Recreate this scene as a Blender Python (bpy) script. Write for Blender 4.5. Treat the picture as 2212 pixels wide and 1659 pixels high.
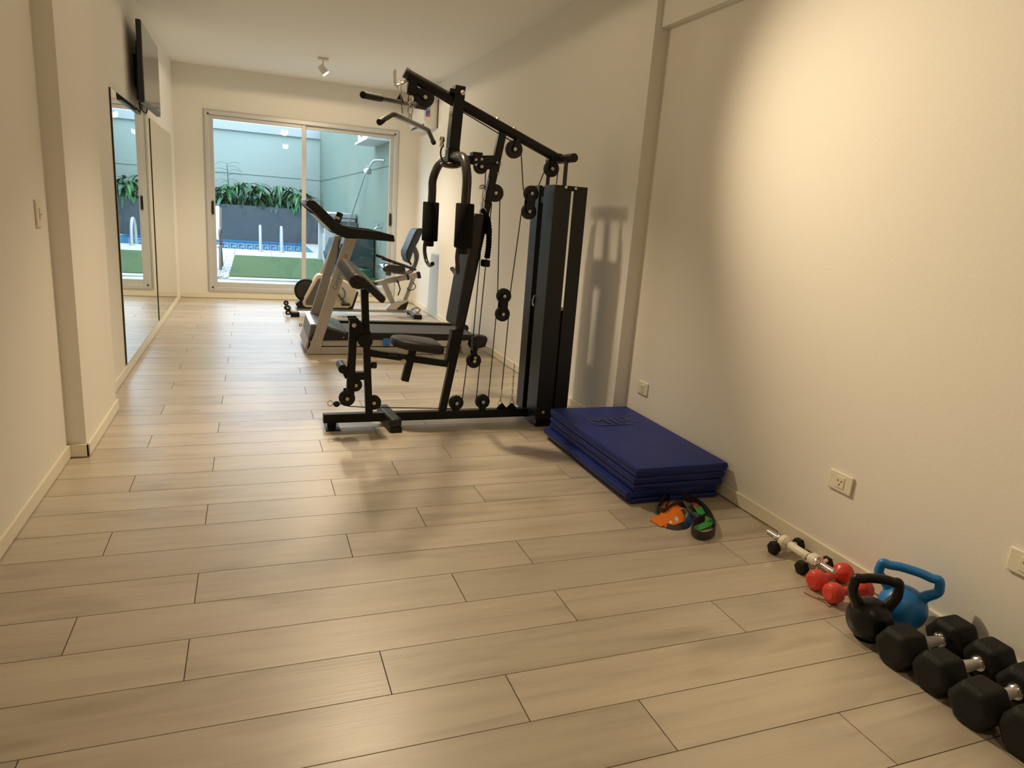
import bpy, bmesh, math, random
from mathutils import Vector, Matrix, Euler
for o in list(bpy.data.objects): bpy.data.objects.remove(o)
SC = bpy.context.scene; COL = SC.collection
PI = math.pi

# ------------------------------------------------------------ camera
cam = bpy.data.cameras.new('camera'); cam.sensor_width = 36.0; cam.lens = 36.0*1484.87/2212; cam.clip_start = .02; cam.clip_end = 300
camo = bpy.data.objects.new('camera', cam); COL.objects.link(camo)
YAW, PITCH, ROLL = 0.3705, 0.2384, -0.0746
f_ = Vector((math.sin(YAW)*math.cos(PITCH), math.cos(YAW)*math.cos(PITCH), -math.sin(PITCH)))
r_ = Vector((math.cos(YAW), -math.sin(YAW), 0)); d_ = f_.cross(r_)
cr, sr = math.cos(ROLL), math.sin(ROLL)
rr = cr*r_ + sr*d_; dd = -sr*r_ + cr*d_
M = Matrix.Identity(4)
for i in range(3):
    M[i][0] = rr[i]; M[i][1] = -dd[i]; M[i][2] = -f_[i]
M[2][3] = 1.3062
camo.matrix_world = M
SC.camera = camo

# ------------------------------------------------------------ world, exposure
w = bpy.data.worlds.new('sky'); SC.world = w; w.use_nodes = True
bg = w.node_tree.nodes['Background']
bg.inputs['Color'].default_value = (0.62, 0.74, .94, 1); bg.inputs['Strength'].default_value = 5.2
SC.view_settings.view_transform = 'Standard'; SC.view_settings.look = 'None'
SC.view_settings.exposure = 0.0; SC.view_settings.gamma = 1.0; SC.view_settings.use_curve_mapping = False

# ------------------------------------------------------------ the three ceiling halogens (the light each fixture throws)
WARM = (1.0, 0.795, 0.535)
def spot(loc, target, energy, size, blend, soft=.03):
    l = bpy.data.lights.new('halogen_light', 'SPOT'); l.energy = energy; l.color = WARM
    l.spot_size = math.radians(size); l.spot_blend = blend; l.shadow_soft_size = soft
    o = bpy.data.objects.new('halogen_light', l); COL.objects.link(o); o.location = loc
    o.rotation_euler = (Vector(target)-Vector(loc)).to_track_quat('-Z', 'Y').to_euler()
    return o
LAMPS = [((0.75, 8.20, 2.62), (2.1, 7.9, 1.0)), ((0.66, 4.10, 2.62), (2.24, 1.05, 1.22)), ((0.85, 0.20, 2.62), (.5, .9, 0))]
# (stray light, downward flood, hot beam) in watts; flood and beam cone in degrees
for (p, t), e, e1, e2, s1, s2 in zip(LAMPS, (36, 13, 6), (172, 175, 10), (18, 460, 80), (138, 110, 140), (44, 60, 66)):
    spot(p, (p[0], p[1], 0), e, 179, .04, .07)
    spot(p, (p[0], p[1], 0), e1, s1, .9, .05)
    spot(p, t, e2, s2, 1.0, .06)

# ------------------------------------------------------------ materials
def new_mat(name, col, rough=.5, metal=0., spec=.5, noise=None, bump=None, coat=0.):
    m = bpy.data.materials.new(name); m.use_nodes = True; nt = m.node_tree
    b = nt.nodes['Principled BSDF']
    b.inputs['Base Color'].default_value = (*col, 1); b.inputs['Roughness'].default_value = rough
    b.inputs['Metallic'].default_value = metal; b.inputs['Specular IOR Level'].default_value = spec
    b.inputs['Coat Weight'].default_value = coat
    tc = nt.nodes.new('ShaderNodeTexCoord')
    if noise:
        sc, amt = noise
        n = nt.nodes.new('ShaderNodeTexNoise'); n.inputs['Scale'].default_value = sc; n.inputs['Detail'].default_value = 5
        nt.links.new(tc.outputs['Object'], n.inputs['Vector'])
        mx = nt.nodes.new('ShaderNodeMix'); mx.data_type = 'RGBA'
        mx.inputs[6].default_value = (*[c*(1-amt) for c in col], 1); mx.inputs[7].default_value = (*[min(1, c*(1+amt)) for c in col], 1)
        nt.links.new(n.outputs['Fac'], mx.inputs[0]); nt.links.new(mx.outputs[2], b.inputs['Base Color'])
    if bump:
        sc, st = bump
        n = nt.nodes.new('ShaderNodeTexNoise'); n.inputs['Scale'].default_value = sc; n.inputs['Detail'].default_value = 3
        nt.links.new(tc.outputs['Object'], n.inputs['Vector'])
        bp = nt.nodes.new('ShaderNodeBump'); bp.inputs['Strength'].default_value = st; bp.inputs['Distance'].default_value = .004
        nt.links.new(n.outputs['Fac'], bp.inputs['Height']); nt.links.new(bp.outputs['Normal'], b.inputs['Normal'])
    return m
def emit_mat(name, col, s):
    m = bpy.data.materials.new(name); m.use_nodes = True; nt = m.node_tree; nt.nodes.remove(nt.nodes['Principled BSDF'])
    e = nt.nodes.new('ShaderNodeEmission'); e.inputs[0].default_value = (*col, 1); e.inputs[1].default_value = s
    nt.links.new(e.outputs[0], nt.nodes['Material Output'].inputs[0]); return m
M_ = {}
M_['wall'] = new_mat('wall_paint', (.86, .83, .76), .85, noise=(1.3, .025), bump=(60, .12))
M_['ceil'] = new_mat('ceiling_paint', (.91, .89, .83), .9, noise=(1.0, .02), bump=(50, .1))
M_['base'] = new_mat('baseboard_cream', (.86, .80, .64), .45, noise=(6, .03))
M_['alu'] = new_mat('window_aluminium', (.66, .66, .65), .42, .25, noise=(9, .03))
M_['blackpaint'] = new_mat('black_powder_coat', (.0055, .005, .005), .38, 0, .32, noise=(30, .25), bump=(220, .12))
M_['shroud'] = new_mat('black_sheet_metal', (.010, .0105, .012), .42, 0, .4, noise=(5, .2), bump=(150, .15))
M_['vinyl'] = new_mat('black_vinyl', (.015, .0145, .015), .45, 0, .4, noise=(14, .2), bump=(300, .25))
M_['foam'] = new_mat('black_foam', (.008, .008, .008), .95, 0, .2, bump=(260, .6))
M_['rubber'] = new_mat('black_rubber', (.007, .007, .007), .6, 0, .3, noise=(40, .2), bump=(180, .2))
M_['cable'] = new_mat('black_cable', (.012, .011, .011), .5)
M_['chrome'] = new_mat('chrome', (.75, .74, .72), .22, 1., noise=(20, .06))
M_['chromek'] = new_mat('knurled_chrome', (.70, .68, .66), .38, 1., bump=(700, .8))
M_['bolt'] = new_mat('zinc_bolt', (.72, .68, .58), .4, .8)
M_['gunmetal'] = new_mat('gunmetal_tube', (.055, .05, .046), .30, .6, noise=(12, .1))
M_['silver'] = new_mat('silver_paint', (.42, .39, .35), .42, .35, noise=(16, .05))
M_['white'] = new_mat('white_plastic', (.80, .78, .72), .4, noise=(8, .02))
M_['cream'] = new_mat('cream_plastic', (.85, .80, .64), .4, noise=(10, .03))
M_['bikewhite'] = new_mat('pearl_plastic', (.66, .60, .50), .35, noise=(8, .03))
M_['bikegrey'] = new_mat('grey_plastic', (.13, .12, .11), .45, noise=(12, .06))
M_['blackplastic'] = new_mat('black_plastic', (.009, .009, .010), .42, 0, .4, noise=(20, .2), bump=(300, .1))
M_['blackgloss'] = new_mat('black_gloss_plastic', (.015, .013, .013), .12, coat=.4)
M_['belt'] = new_mat('treadmill_belt', (.055, .05, .048), .7, noise=(60, .2), bump=(400, .2))
M_['greenish'] = new_mat('hood_grey_plastic', (.07, .085, .085), .4, noise=(10, .1))
M_['mesh'] = new_mat('blue_grey_mesh', (.035, .05, .075), .55, noise=(40, .2), bump=(300, .3))
M_['blue'] = new_mat('blue_print', (.02, .13, .32), .5)
M_['bluep'] = new_mat('blue_plastic', (.02, .17, .48), .4)
M_['brown'] = new_mat('brown_print', (.22, .12, .08), .5)
M_['red'] = new_mat('red_vinyl', (.72, .055, .03), .33, noise=(20, .06), bump=(120, .06))
M_['kblue'] = new_mat('blue_kettlebell_vinyl', (.015, .20, .56), .36, noise=(20, .06), bump=(120, .08))
M_['kblack'] = new_mat('black_kettlebell_iron', (.006, .006, .006), .33, 0, .35, noise=(20, .2), bump=(160, .15))
M_['hexr'] = new_mat('hex_rubber', (.0075, .0075, .007), .62, 0, .3, noise=(60, .3), bump=(240, .35))
M_['matblue'] = new_mat('mat_blue_vinyl', (.013, .027, .19), .50, 0, .3, noise=(5, .12), bump=(14, .5))
M_['matpiping'] = new_mat('mat_dark_seam', (.008, .012, .05), .5)
M_['matprint'] = new_mat('mat_faded_print', (.038, .036, .085), .5)
M_['orange'] = new_mat('orange_latex', (.85, .20, .015), .5, noise=(30, .06))
M_['green'] = new_mat('green_latex', (.03, .36, .06), .5, noise=(30, .08))
M_['lblue'] = new_mat('blue_latex', (.03, .09, .28), .5, noise=(30, .08))
M_['maroon'] = new_mat('maroon_latex', (.30, .05, .04), .5, noise=(30, .08))
M_['aubergine'] = new_mat('dark_purple_latex', (.040, .024, .030), .6, noise=(30, .1))
M_['hair'] = new_mat('brown_elastic', (.25, .10, .05), .7)
M_['tv'] = new_mat('tv_case', (.012, .012, .013), .35)
M_['screen'] = new_mat('tv_screen', (.012, .012, .012), .07, spec=.8)
M_['dark'] = new_mat('dark_edge', (.02, .015, .02), .5)
M_['tan'] = new_mat('tan_webbing', (.35, .29, .19), .8, noise=(60, .15))
M_['label'] = new_mat('sticker_white', (.7, .68, .6), .5)
M_['labelr'] = new_mat('sticker_red', (.75, .10, .04), .5)
M_['flyface'] = new_mat('dark_flywheel_face', (.03, .028, .026), .3)
M_['labelb'] = new_mat('sticker_blue', (.05, .15, .55), .5)
M_['labelg'] = new_mat('sticker_grey', (.38, .38, .40), .5)
M_['bulb'] = emit_mat('bulb_glow', (1.0, .86, .62), 60)
# exterior
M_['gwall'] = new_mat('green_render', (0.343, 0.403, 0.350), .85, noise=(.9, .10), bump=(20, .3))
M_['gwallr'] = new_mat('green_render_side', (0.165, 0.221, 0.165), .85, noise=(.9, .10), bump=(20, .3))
M_['gband'] = new_mat('white_coping', (0.370, 0.409, 0.409), .8)
M_['planter'] = new_mat('grey_planter_concrete', (0.092, 0.104, 0.111), .8, noise=(1.6, .22), bump=(15, .3))
M_['soil'] = new_mat('dark_soil', (.02, .02, .015), .95, bump=(20, .6))
M_['grass'] = new_mat('lawn', (0.056, 0.112, 0.028), .9, noise=(5, .22), bump=(220, .9))
M_['paving'] = new_mat('white_paving', (0.525, 0.517, 0.495), .7, noise=(4, .04))
M_['stones'] = new_mat('white_pebble', (0.525, 0.517, 0.495), .7, noise=(6, .1))
M_['steel'] = new_mat('brushed_steel', (.60, .62, .64), .3, .9, noise=(10, .05))
M_['tarp'] = new_mat('dark_green_tarp', (0.028, 0.060, 0.064), .7, noise=(3, .3), bump=(9, .8))
M_['whitepost'] = new_mat('white_painted_timber', (0.504, 0.532, 0.518), .6, noise=(5, .05))
M_['hose'] = new_mat('green_hose', (.05, .26, .16), .5)
M_['deck'] = new_mat('pale_sill_tile', (0.465, 0.495, 0.525), .5, noise=(5, .05))
leafm = []
for i, c in enumerate([(.035, .12, .045), (.08, .24, .06), (.05, .16, .09), (.018, .06, .03)]):
    leafm.append(new_mat('leaf_green_%s' % 'abcd'[i], c, .45, noise=(9, .25)))

# mirror, glass
m = bpy.data.materials.new('mirror_silver'); m.use_nodes = True
b = m.node_tree.nodes['Principled BSDF']; b.inputs['Base Color'].default_value = (.80, .84, .80, 1); b.inputs['Metallic'].default_value = 1; b.inputs['Roughness'].default_value = .012
M_['mirror'] = m
def glass(name, tint, r0):
    m = bpy.data.materials.new(name); m.use_nodes = True; nt = m.node_tree; nt.nodes.remove(nt.nodes['Principled BSDF'])
    lw = nt.nodes.new('ShaderNodeLayerWeight'); lw.inputs[0].default_value = .5
    p = nt.nodes.new('ShaderNodeMath'); p.operation = 'POWER'; p.inputs[1].default_value = 4
    ad = nt.nodes.new('ShaderNodeMath'); ad.operation = 'MULTIPLY_ADD'; ad.inputs[1].default_value = .7; ad.inputs[2].default_value = r0
    t = nt.nodes.new('ShaderNodeBsdfTransparent'); t.inputs[0].default_value = (*tint, 1)
    g = nt.nodes.new('ShaderNodeBsdfGlossy'); g.inputs['Roughness'].default_value = .004
    mx = nt.nodes.new('ShaderNodeMixShader')
    nt.links.new(lw.outputs['Facing'], p.inputs[0]); nt.links.new(p.outputs[0], ad.inputs[0]); nt.links.new(ad.outputs[0], mx.inputs[0])
    nt.links.new(t.outputs[0], mx.inputs[1]); nt.links.new(g.outputs[0], mx.inputs[2])
    nt.links.new(mx.outputs[0], nt.nodes['Material Output'].inputs[0]); return m
M_['glass'] = glass('window_glass', (.96, .99, .98), .04)
m = new_mat('pool_water', (.10, .42, .60), .06, spec=.6, bump=(9, .25)); M_['water'] = m

# floor planks: greige wood-look porcelain, each plank its own tone
m = bpy.data.materials.new('wood_look_plank'); m.use_nodes = True; nt = m.node_tree; b = nt.nodes['Principled BSDF']
tc = nt.nodes.new('ShaderNodeTexCoord'); geo = nt.nodes.new('ShaderNodeNewGeometry')
def N(t, **k):
    n = nt.nodes.new(t)
    for a, v in k.items(): setattr(n, a, v)
    return n
off = N('ShaderNodeVectorMath', operation='MULTIPLY_ADD')
comb = N('ShaderNodeCombineXYZ')
ml = N('ShaderNodeMath', operation='MULTIPLY'); ml.inputs[1].default_value = 37.0
nt.links.new(geo.outputs['Random Per Island'], ml.inputs[0])
nt.links.new(ml.outputs[0], comb.inputs[0]); nt.links.new(ml.outputs[0], comb.inputs[1])
off.inputs[1].default_value = (1, 1, 1)
nt.links.new(tc.outputs['Object'], off.inputs[0]); nt.links.new(comb.outputs[0], off.inputs[2])
def noise(scale_vec, scale, detail, dist=0):
    mp = N('ShaderNodeMapping'); mp.inputs['Scale'].default_value = scale_vec
    nt.links.new(off.outputs[0], mp.inputs[0])
    n = N('ShaderNodeTexNoise'); n.inputs['Scale'].default_value = scale; n.inputs['Detail'].default_value = detail; n.inputs['Distortion'].default_value = dist
    nt.links.new(mp.outputs[0], n.inputs['Vector']); return n
n1 = noise((1, 14, 1), 1.6, 6, .6); n2 = noise((1, 3.2, 1), 1.9, 4, .3); n3 = noise((1, 40, 1), 3.0, 3)
def ramp(src, stops):
    r = N('ShaderNodeValToRGB'); e = r.color_ramp.elements
    e[0].position, e[0].color = stops[0][0], (*stops[0][1], 1); e[1].position, e[1].color = stops[-1][0], (*stops[-1][1], 1)
    for p_, c_ in stops[1:-1]:
        x = e.new(p_); x.color = (*c_, 1)
    nt.links.new(src, r.inputs[0]); return r
g1 = ramp(n1.outputs['Fac'], [(.25, (.43, .362, .268)), (.5, (.525, .452, .345)), (.75, (.575, .505, .392))])
g2 = ramp(n2.outputs['Fac'], [(.30, (.63, .61, .56)), (.45, (.98, .98, .98)), (.7, (1.05, 1.05, 1.05))])
mu = N('ShaderNodeMix', data_type='RGBA', blend_type='MULTIPLY'); mu.inputs[0].default_value = .75
nt.links.new(g1.outputs[0], mu.inputs[6]); nt.links.new(g2.outputs[0], mu.inputs[7])
g3 = ramp(n3.outputs['Fac'], [(.3, (.95, .95, .95)), (.7, (1.03, 1.03, 1.03))])
mu2 = N('ShaderNodeMix', data_type='RGBA', blend_type='MULTIPLY'); mu2.inputs[0].default_value = .8
nt.links.new(mu.outputs[2], mu2.inputs[6]); nt.links.new(g3.outputs[0], mu2.inputs[7])
g4 = ramp(geo.outputs['Random Per Island'], [(0, (.90, .89, .88)), (.5, (1, 1, 1)), (1, (1.07, 1.06, 1.05))])
mu3 = N('ShaderNodeMix', data_type='RGBA', blend_type='MULTIPLY'); mu3.inputs[0].default_value = 1
nt.links.new(mu2.outputs[2], mu3.inputs[6]); nt.links.new(g4.outputs[0], mu3.inputs[7])
nt.links.new(mu3.outputs[2], b.inputs['Base Color'])
rr_ = N('ShaderNodeMapRange'); rr_.inputs[3].default_value = .31; rr_.inputs[4].default_value = .41; b.inputs['IOR'].default_value = 1.8; b.inputs['Specular IOR Level'].default_value = 1.0
nt.links.new(n1.outputs['Fac'], rr_.inputs[0]); nt.links.new(rr_.outputs[0], b.inputs['Roughness'])
bp = N('ShaderNodeBump'); bp.inputs['Strength'].default_value = .12; bp.inputs['Distance'].default_value = .002
nt.links.new(n3.outputs['Fac'], bp.inputs['Height']); nt.links.new(bp.outputs[0], b.inputs['Normal'])
M_['plank'] = m
M_['grout'] = new_mat('dark_grout', (.10, .082, .06), .9)

# ------------------------------------------------------------ mesh builder
def V(*a): return Vector(a)
class MB:
    def __init__(s): s.bm = bmesh.new(); s.mi = 0
    def _f(s, vs):
        try:
            f = s.bm.faces.new(vs); f.material_index = s.mi; return f
        except ValueError: return None
    def box(s, c, d, rot=None):
        c = Vector(c); x, y, z = [v/2 for v in d]; vs = []
        for q in [(-x,-y,-z),(x,-y,-z),(x,y,-z),(-x,y,-z),(-x,-y,z),(x,-y,z),(x,y,z),(-x,y,z)]:
            p = Vector(q)
            if rot: p = rot @ p
            vs.append(s.bm.verts.new(c+p))
        for f in [(3,2,1,0),(4,5,6,7),(0,1,5,4),(1,2,6,5),(2,3,7,6),(3,0,4,7)]: s._f([vs[i] for i in f])
        return s
    def rng(s, x0, x1, y0, y1, z0, z1): return s.box(((x0+x1)/2, (y0+y1)/2, (z0+z1)/2), (abs(x1-x0), abs(y1-y0), abs(z1-z0)))
    def beam(s, p0, p1, wy, h, side=(0, 1, 0)):
        p0 = Vector(p0); p1 = Vector(p1); d = (p1-p0); L = d.length; d.normalize(); sd = Vector(side); sd = (sd-d*sd.dot(d)).normalized(); u = d.cross(sd)
        R = Matrix((d, sd, u)).transposed()
        return s.box((p0+p1)/2, (L, wy, h), R)
    def ring(s, c, ax, r, n, ref=None):
        ax = Vector(ax).normalized(); a = ref or ax.orthogonal(); a = (a-ax*a.dot(ax)).normalized(); b = ax.cross(a)
        return [s.bm.verts.new(Vector(c)+r*(math.cos(2*PI*i/n)*a+math.sin(2*PI*i/n)*b)) for i in range(n)]
    def lathe(s, p0, ax, prof, n=24):
        """prof: list of (distance along ax, radius)"""
        p0 = Vector(p0); ax = Vector(ax).normalized(); a = ax.orthogonal().normalized(); rings = []
        for t, r in prof: rings.append(s.ring(p0+ax*t, ax, max(r, 1e-5), n, a))
        for A, B in zip(rings, rings[1:]):
            for i in range(n): s._f([A[i], A[(i+1) % n], B[(i+1) % n], B[i]])
        s._f(rings[0][::-1]); s._f(rings[-1]); return s
    def cyl(s, p0, p1, r, n=20, r2=None):
        p0 = Vector(p0); p1 = Vector(p1); return s.lathe(p0, p1-p0, [(0, r), ((p1-p0).length, r if r2 is None else r2)], n)
    def tube(s, pts, r, n=10, closed=False, sub=0):
        P = [Vector(p) for p in pts]
        if sub: P = smooth(P, sub, closed)
        R = r if isinstance(r, (list, tuple)) else None
        m = len(P); T = []
        for i in range(m):
            if closed: t = P[(i+1) % m]-P[i-1]
            else: t = P[min(i+1, m-1)]-P[max(i-1, 0)]
            T.append(t.normalized())
        a = T[0].orthogonal().normalized(); rings = []
        for i in range(m):
            a = (a-T[i]*a.dot(T[i])).normalized()
            q_ = i/(m-1)*(len(R)-1) if R else 0; k_ = min(int(q_), len(R)-2) if R else 0
            ri = r if R is None else R[k_]+(R[k_+1]-R[k_])*(q_-k_)
            rings.append(s.ring(P[i], T[i], ri, n, a))
        for i in range(m if closed else m-1):
            A, B = rings[i], rings[(i+1) % m]
            k = 0
            if closed and i == m-1:
                k = min(range(n), key=lambda q: (A[0].co-B[q].co).length)
            for j in range(n): s._f([A[j], A[(j+1) % n], B[(j+1+k) % n], B[(j+k) % n]])
        if not closed: s._f(rings[0][::-1]); s._f(rings[-1])
        return s
    def prism(s, poly, y0, y1, off=(0, 0), axis='y'):
        """polygon in XZ swept along Y (or XY along Z); off shifts the far end"""
        def mk(p, y, o):
            if axis == 'y': return s.bm.verts.new((p[0]+o[0], y, p[1]+o[1]))
            if axis == 'x': return s.bm.verts.new((y, p[0]+o[0], p[1]+o[1]))
            return s.bm.verts.new((p[0]+o[0], p[1]+o[1], y))
        A = [mk(p, y0, (0, 0)) for p in poly]; B = [mk(p, y1, off) for p in poly]; n = len(poly)
        s._f(A); s._f(B[::-1])
        for i in range(n): s._f([A[i], B[i], B[(i+1) % n], A[(i+1) % n]])
        return s
    def ell(s, c, r, nu=20, nv=12, rot=None):
        c = Vector(c); rows = []
        for j in range(1, nv):
            th = PI*j/nv; row = []
            for i in range(nu):
                p = Vector((r[0]*math.sin(th)*math.cos(2*PI*i/nu), r[1]*math.sin(th)*math.sin(2*PI*i/nu), r[2]*math.cos(th)))
                if rot: p = rot @ p
                row.append(s.bm.verts.new(c+p))
            rows.append(row)
        tp = Vector((0, 0, r[2])); bt = -tp
        if rot: tp = rot @ tp; bt = rot @ bt
        t = s.bm.verts.new(c+tp); bb = s.bm.verts.new(c+bt)
        for i in range(nu):
            s._f([t, rows[0][i], rows[0][(i+1) % nu]]); s._f([bb, rows[-1][(i+1) % nu], rows[-1][i]])
            for A, B in zip(rows, rows[1:]): s._f([A[i], B[i], B[(i+1) % nu], A[(i+1) % nu]])
        return s
    def ribbon(s, pts, wid, th, sub=4, wdirs=None, closed=False):
        """flat band along pts; wdirs: width direction(s)"""
        P = [Vector(p) for p in pts]; W = [Vector(q).normalized() for q in (wdirs if isinstance(wdirs, list) else [wdirs]*len(P))]
        if sub: P2 = smooth(P, sub, closed); W = smooth(W, sub, closed); P = P2
        m = len(P); rings = []
        for i in range(m):
            t = (P[(i+1) % m]-P[i-1]) if closed else (P[min(i+1, m-1)]-P[max(i-1, 0)])
            t.normalize(); w_ = (W[i]-t*W[i].dot(t)).normalized(); u = t.cross(w_)
            rings.append([s.bm.verts.new(P[i]+a*w_*wid/2+b_*u*th/2) for a, b_ in ((-1,-1),(1,-1),(1,1),(-1,1))])
        for i in range(m if closed else m-1):
            A, B = rings[i], rings[(i+1) % m]
            for j in range(4): s._f([A[j], A[(j+1) % 4], B[(j+1) % 4], B[j]])
        if not closed: s._f(rings[0][::-1]); s._f(rings[-1])
        return s
    def build(s, name, mat, parent=None, bevel=0, seg=2, smooth_=True, angle=38, mods=None, mats=None, split=False):
        bmesh.ops.recalc_face_normals(s.bm, faces=s.bm.faces)
        if split:
            s.bm.verts.ensure_lookup_table(); seen = set(); isl = []
            for v in s.bm.verts:
                if v.index in seen: continue
                st = [v]; seen.add(v.index); g = []
                while st:
                    q = st.pop(); g.append(q)
                    for e in q.link_edges:
                        o_ = e.other_vert(q)
                        if o_.index not in seen: seen.add(o_.index); st.append(o_)
                isl.append(g)
            res = []
            for g in isl:
                n = MB(); mp = {v: n.bm.verts.new(v.co) for v in g}
                for f in {f for v in g for f in v.link_faces}: n.bm.faces.new([mp[v] for v in f.verts]).material_index = f.material_index
                res.append(n.build(name, mat, parent, bevel, seg, smooth_, angle, mods, mats))
            s.bm.free(); return res[0]
        me = bpy.data.meshes.new(name)
        if parent is not None:
            o3 = world_loc(parent)
            for v in s.bm.verts: v.co -= o3
        s.bm.to_mesh(me); s.bm.free()
        for mm in (mats or [mat]): me.materials.append(mm)
        if smooth_:
            me.shade_smooth(); me.set_sharp_from_angle(angle=math.radians(angle))
        o = bpy.data.objects.new(name, me); COL.objects.link(o)
        if parent is not None: o.parent = parent
        if bevel:
            bv = o.modifiers.new('bevel', 'BEVEL'); bv.width = bevel; bv.segments = seg; bv.limit_method = 'ANGLE'; bv.angle_limit = math.radians(35); bv.harden_normals = False
        return o
def world_loc(o):
    l = Vector((0, 0, 0))
    while o is not None: l += o.location; o = o.parent
    return l
def smooth(P, sub, closed=False):
    out = []; m = len(P)
    for i in range(m if closed else m-1):
        p0 = P[i-1] if (closed or i > 0) else P[0]; p1 = P[i]; p2 = P[(i+1) % m]; p3 = P[(i+2) % m] if (closed or i+2 < m) else P[-1]
        for k in range(sub):
            t = k/sub
            out.append(.5*((2*p1)+(p2-p0)*t+(2*p0-5*p1+4*p2-p3)*t*t+(3*p1-p0-3*p2+p3)*t**3))
    if not closed: out.append(P[-1].copy())
    return out
def thing(name, label, cat, loc=(0, 0, 0), group=None):
    o = bpy.data.objects.new(name, None); COL.objects.link(o); o.location = loc; o.empty_display_size = .1
    return tag(o, label, cat, group)
def tag(o, label, cat, group=None, kind=None):
    if label: o['label'] = label
    if cat: o['category'] = cat
    if group: o['group'] = group
    if kind: o['kind'] = kind
    return o
def struct(o): o['kind'] = 'structure'; return o
def copy_tree(o, parent=None):
    c = o.copy(); COL.objects.link(c); c.parent = parent
    for ch in list(o.children): copy_tree(ch, c)
    return c
def text_mesh(s, size, depth=.0006, offset=0):
    cu = bpy.data.curves.new('print', 'FONT'); cu.body = s; cu.size = size; cu.extrude = depth; cu.align_x = 'LEFT'; cu.offset = offset
    o = bpy.data.objects.new('print', cu); COL.objects.link(o)
    dg = bpy.context.evaluated_depsgraph_get(); me = bpy.data.meshes.new_from_object(o.evaluated_get(dg))
    bpy.data.objects.remove(o); return me
def place_text(name, s, size, mat, origin, xdir, ydir, parent, depth=.0006, squash=1.0, offset=0):
    """xdir: reading direction, ydir: up of the letters"""
    me = text_mesh(s, size, depth, offset); x = Vector(xdir).normalized(); y = Vector(ydir).normalized(); y = (y-x*y.dot(x)).normalized(); z = x.cross(y)
    R = Matrix((x*squash, y, z)).transposed().to_4x4(); R.translation = Vector(origin)-world_loc(parent)
    me.transform(R); me.materials.clear(); me.materials.append(mat)
    o = bpy.data.objects.new(name, me); COL.objects.link(o); o.parent = parent; return o

# ------------------------------------------------------------ room shell
YB = 9.70; ZC = 2.80; YN = -3.2
XRN, XRC, XRF = 2.236, 2.145, 2.145      # right wall: near part, pillar, far part
XLN, XLC = -.857, -.777
rows0, PW, PL = 2.6263, .2, 1.2038
m = MB(); m.mi = 1
m.rng(-1.0, 2.4, YN, YB+.1, -.05, -.0025); m.mi = 0
for k in range(-36, 30):
    if k <= 2: ty = {1: 'B', 2: 'A', 0: 'C'}[k % 3]
    else: ty = {0: 'B', 1: 'C', 2: 'A'}[k % 3]
    xj = {'A': -.5248, 'B': -.1933, 'C': .3447}[ty]
    y1 = rows0-PW*k; y0 = y1-PW; g = .0016
    y0c, y1c = max(y0+g, YN), min(y1-g, YB+.05)
    if y1c <= y0c: continue
    n = -3
    while xj+n*PL < 2.3:
        a, b_ = xj+n*PL, xj+(n+1)*PL; n += 1
        a = max(a, -.95); b_ = min(b_, 2.35)
        if b_-a < .01: continue
        m.rng(a+g, b_-g, y0c, y1c, -.006, 0)
struct(m.build('floor', None, mats=[M_['plank'], M_['grout']], smooth_=False))

def plan_wall(name, boxes, mat='wall'):
    m = MB()
    for q in boxes: m.rng(*q)
    return struct(m.build(name, M_[mat], smooth_=False))
plan_wall('wall_right', [(XRN, 2.5, YN, 3.72, 0, 2.4), (2.186, 2.5, YN, 3.72, 2.4, ZC), (XRC, 2.5, 3.72, 4.32, 0, ZC), (XRF, 2.5, 4.32, YB+.15, 0, ZC)])
plan_wall('wall_left', [(-1.1, XLN, YN, 3.725, 0, ZC), (-1.1, XLC, 3.725, 4.55, 0, ZC), (-1.1, XLN, 4.55, YB+.15, 0, ZC)])
WX0, WX1, WZ0, WZ1 = -.50, 1.862, .115, 2.285
plan_wall('wall_back', [(XLN, WX0, YB, YB+.15, 0, ZC), (WX1, XRF, YB, YB+.15, 0, ZC), (WX0, WX1, YB, YB+.15, WZ1, ZC), (WX0, WX1, YB, YB+.15, 0, WZ0)])
plan_wall('wall_front', [(-1.1, 2.5, YN-.15, YN, 0, ZC)])
plan_wall('ceiling', [(-1.1, 2.5, YN-.15, YB+.15, ZC, ZC+.12)], 'ceil')
bh, bt = .068, .013
m = MB(); m.rng(XRN-bt, XRN, YN, 3.72, .004, bh); m.rng(XRC-bt, XRC, 3.72-bt, 4.32, .004, bh); m.rng(XRC-bt, XRN, 3.72-bt, 3.72, .004, bh); m.rng(XRF-bt, XRF, 4.32, YB, .004, bh)
struct(m.build('baseboard_right', M_['base'], bevel=.003))
m = MB(); m.rng(XLN, XLN+bt, YN, 3.725, .004, bh); m.rng(XLN, XLC+bt, 3.725-bt, 3.725, .004, bh); m.rng(XLC, XLC+bt, 3.725-bt, 4.55+bt, .004, bh); m.rng(XLN, XLN+bt, 4.55, YB, .004, bh)
struct(m.build('baseboard_left', M_['base'], bevel=.003))
m = MB(); m.rng(XLN+bt, XRF-bt, YB-bt, YB, .004, bh)
struct(m.build('baseboard_back', M_['base'], bevel=.003))

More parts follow.
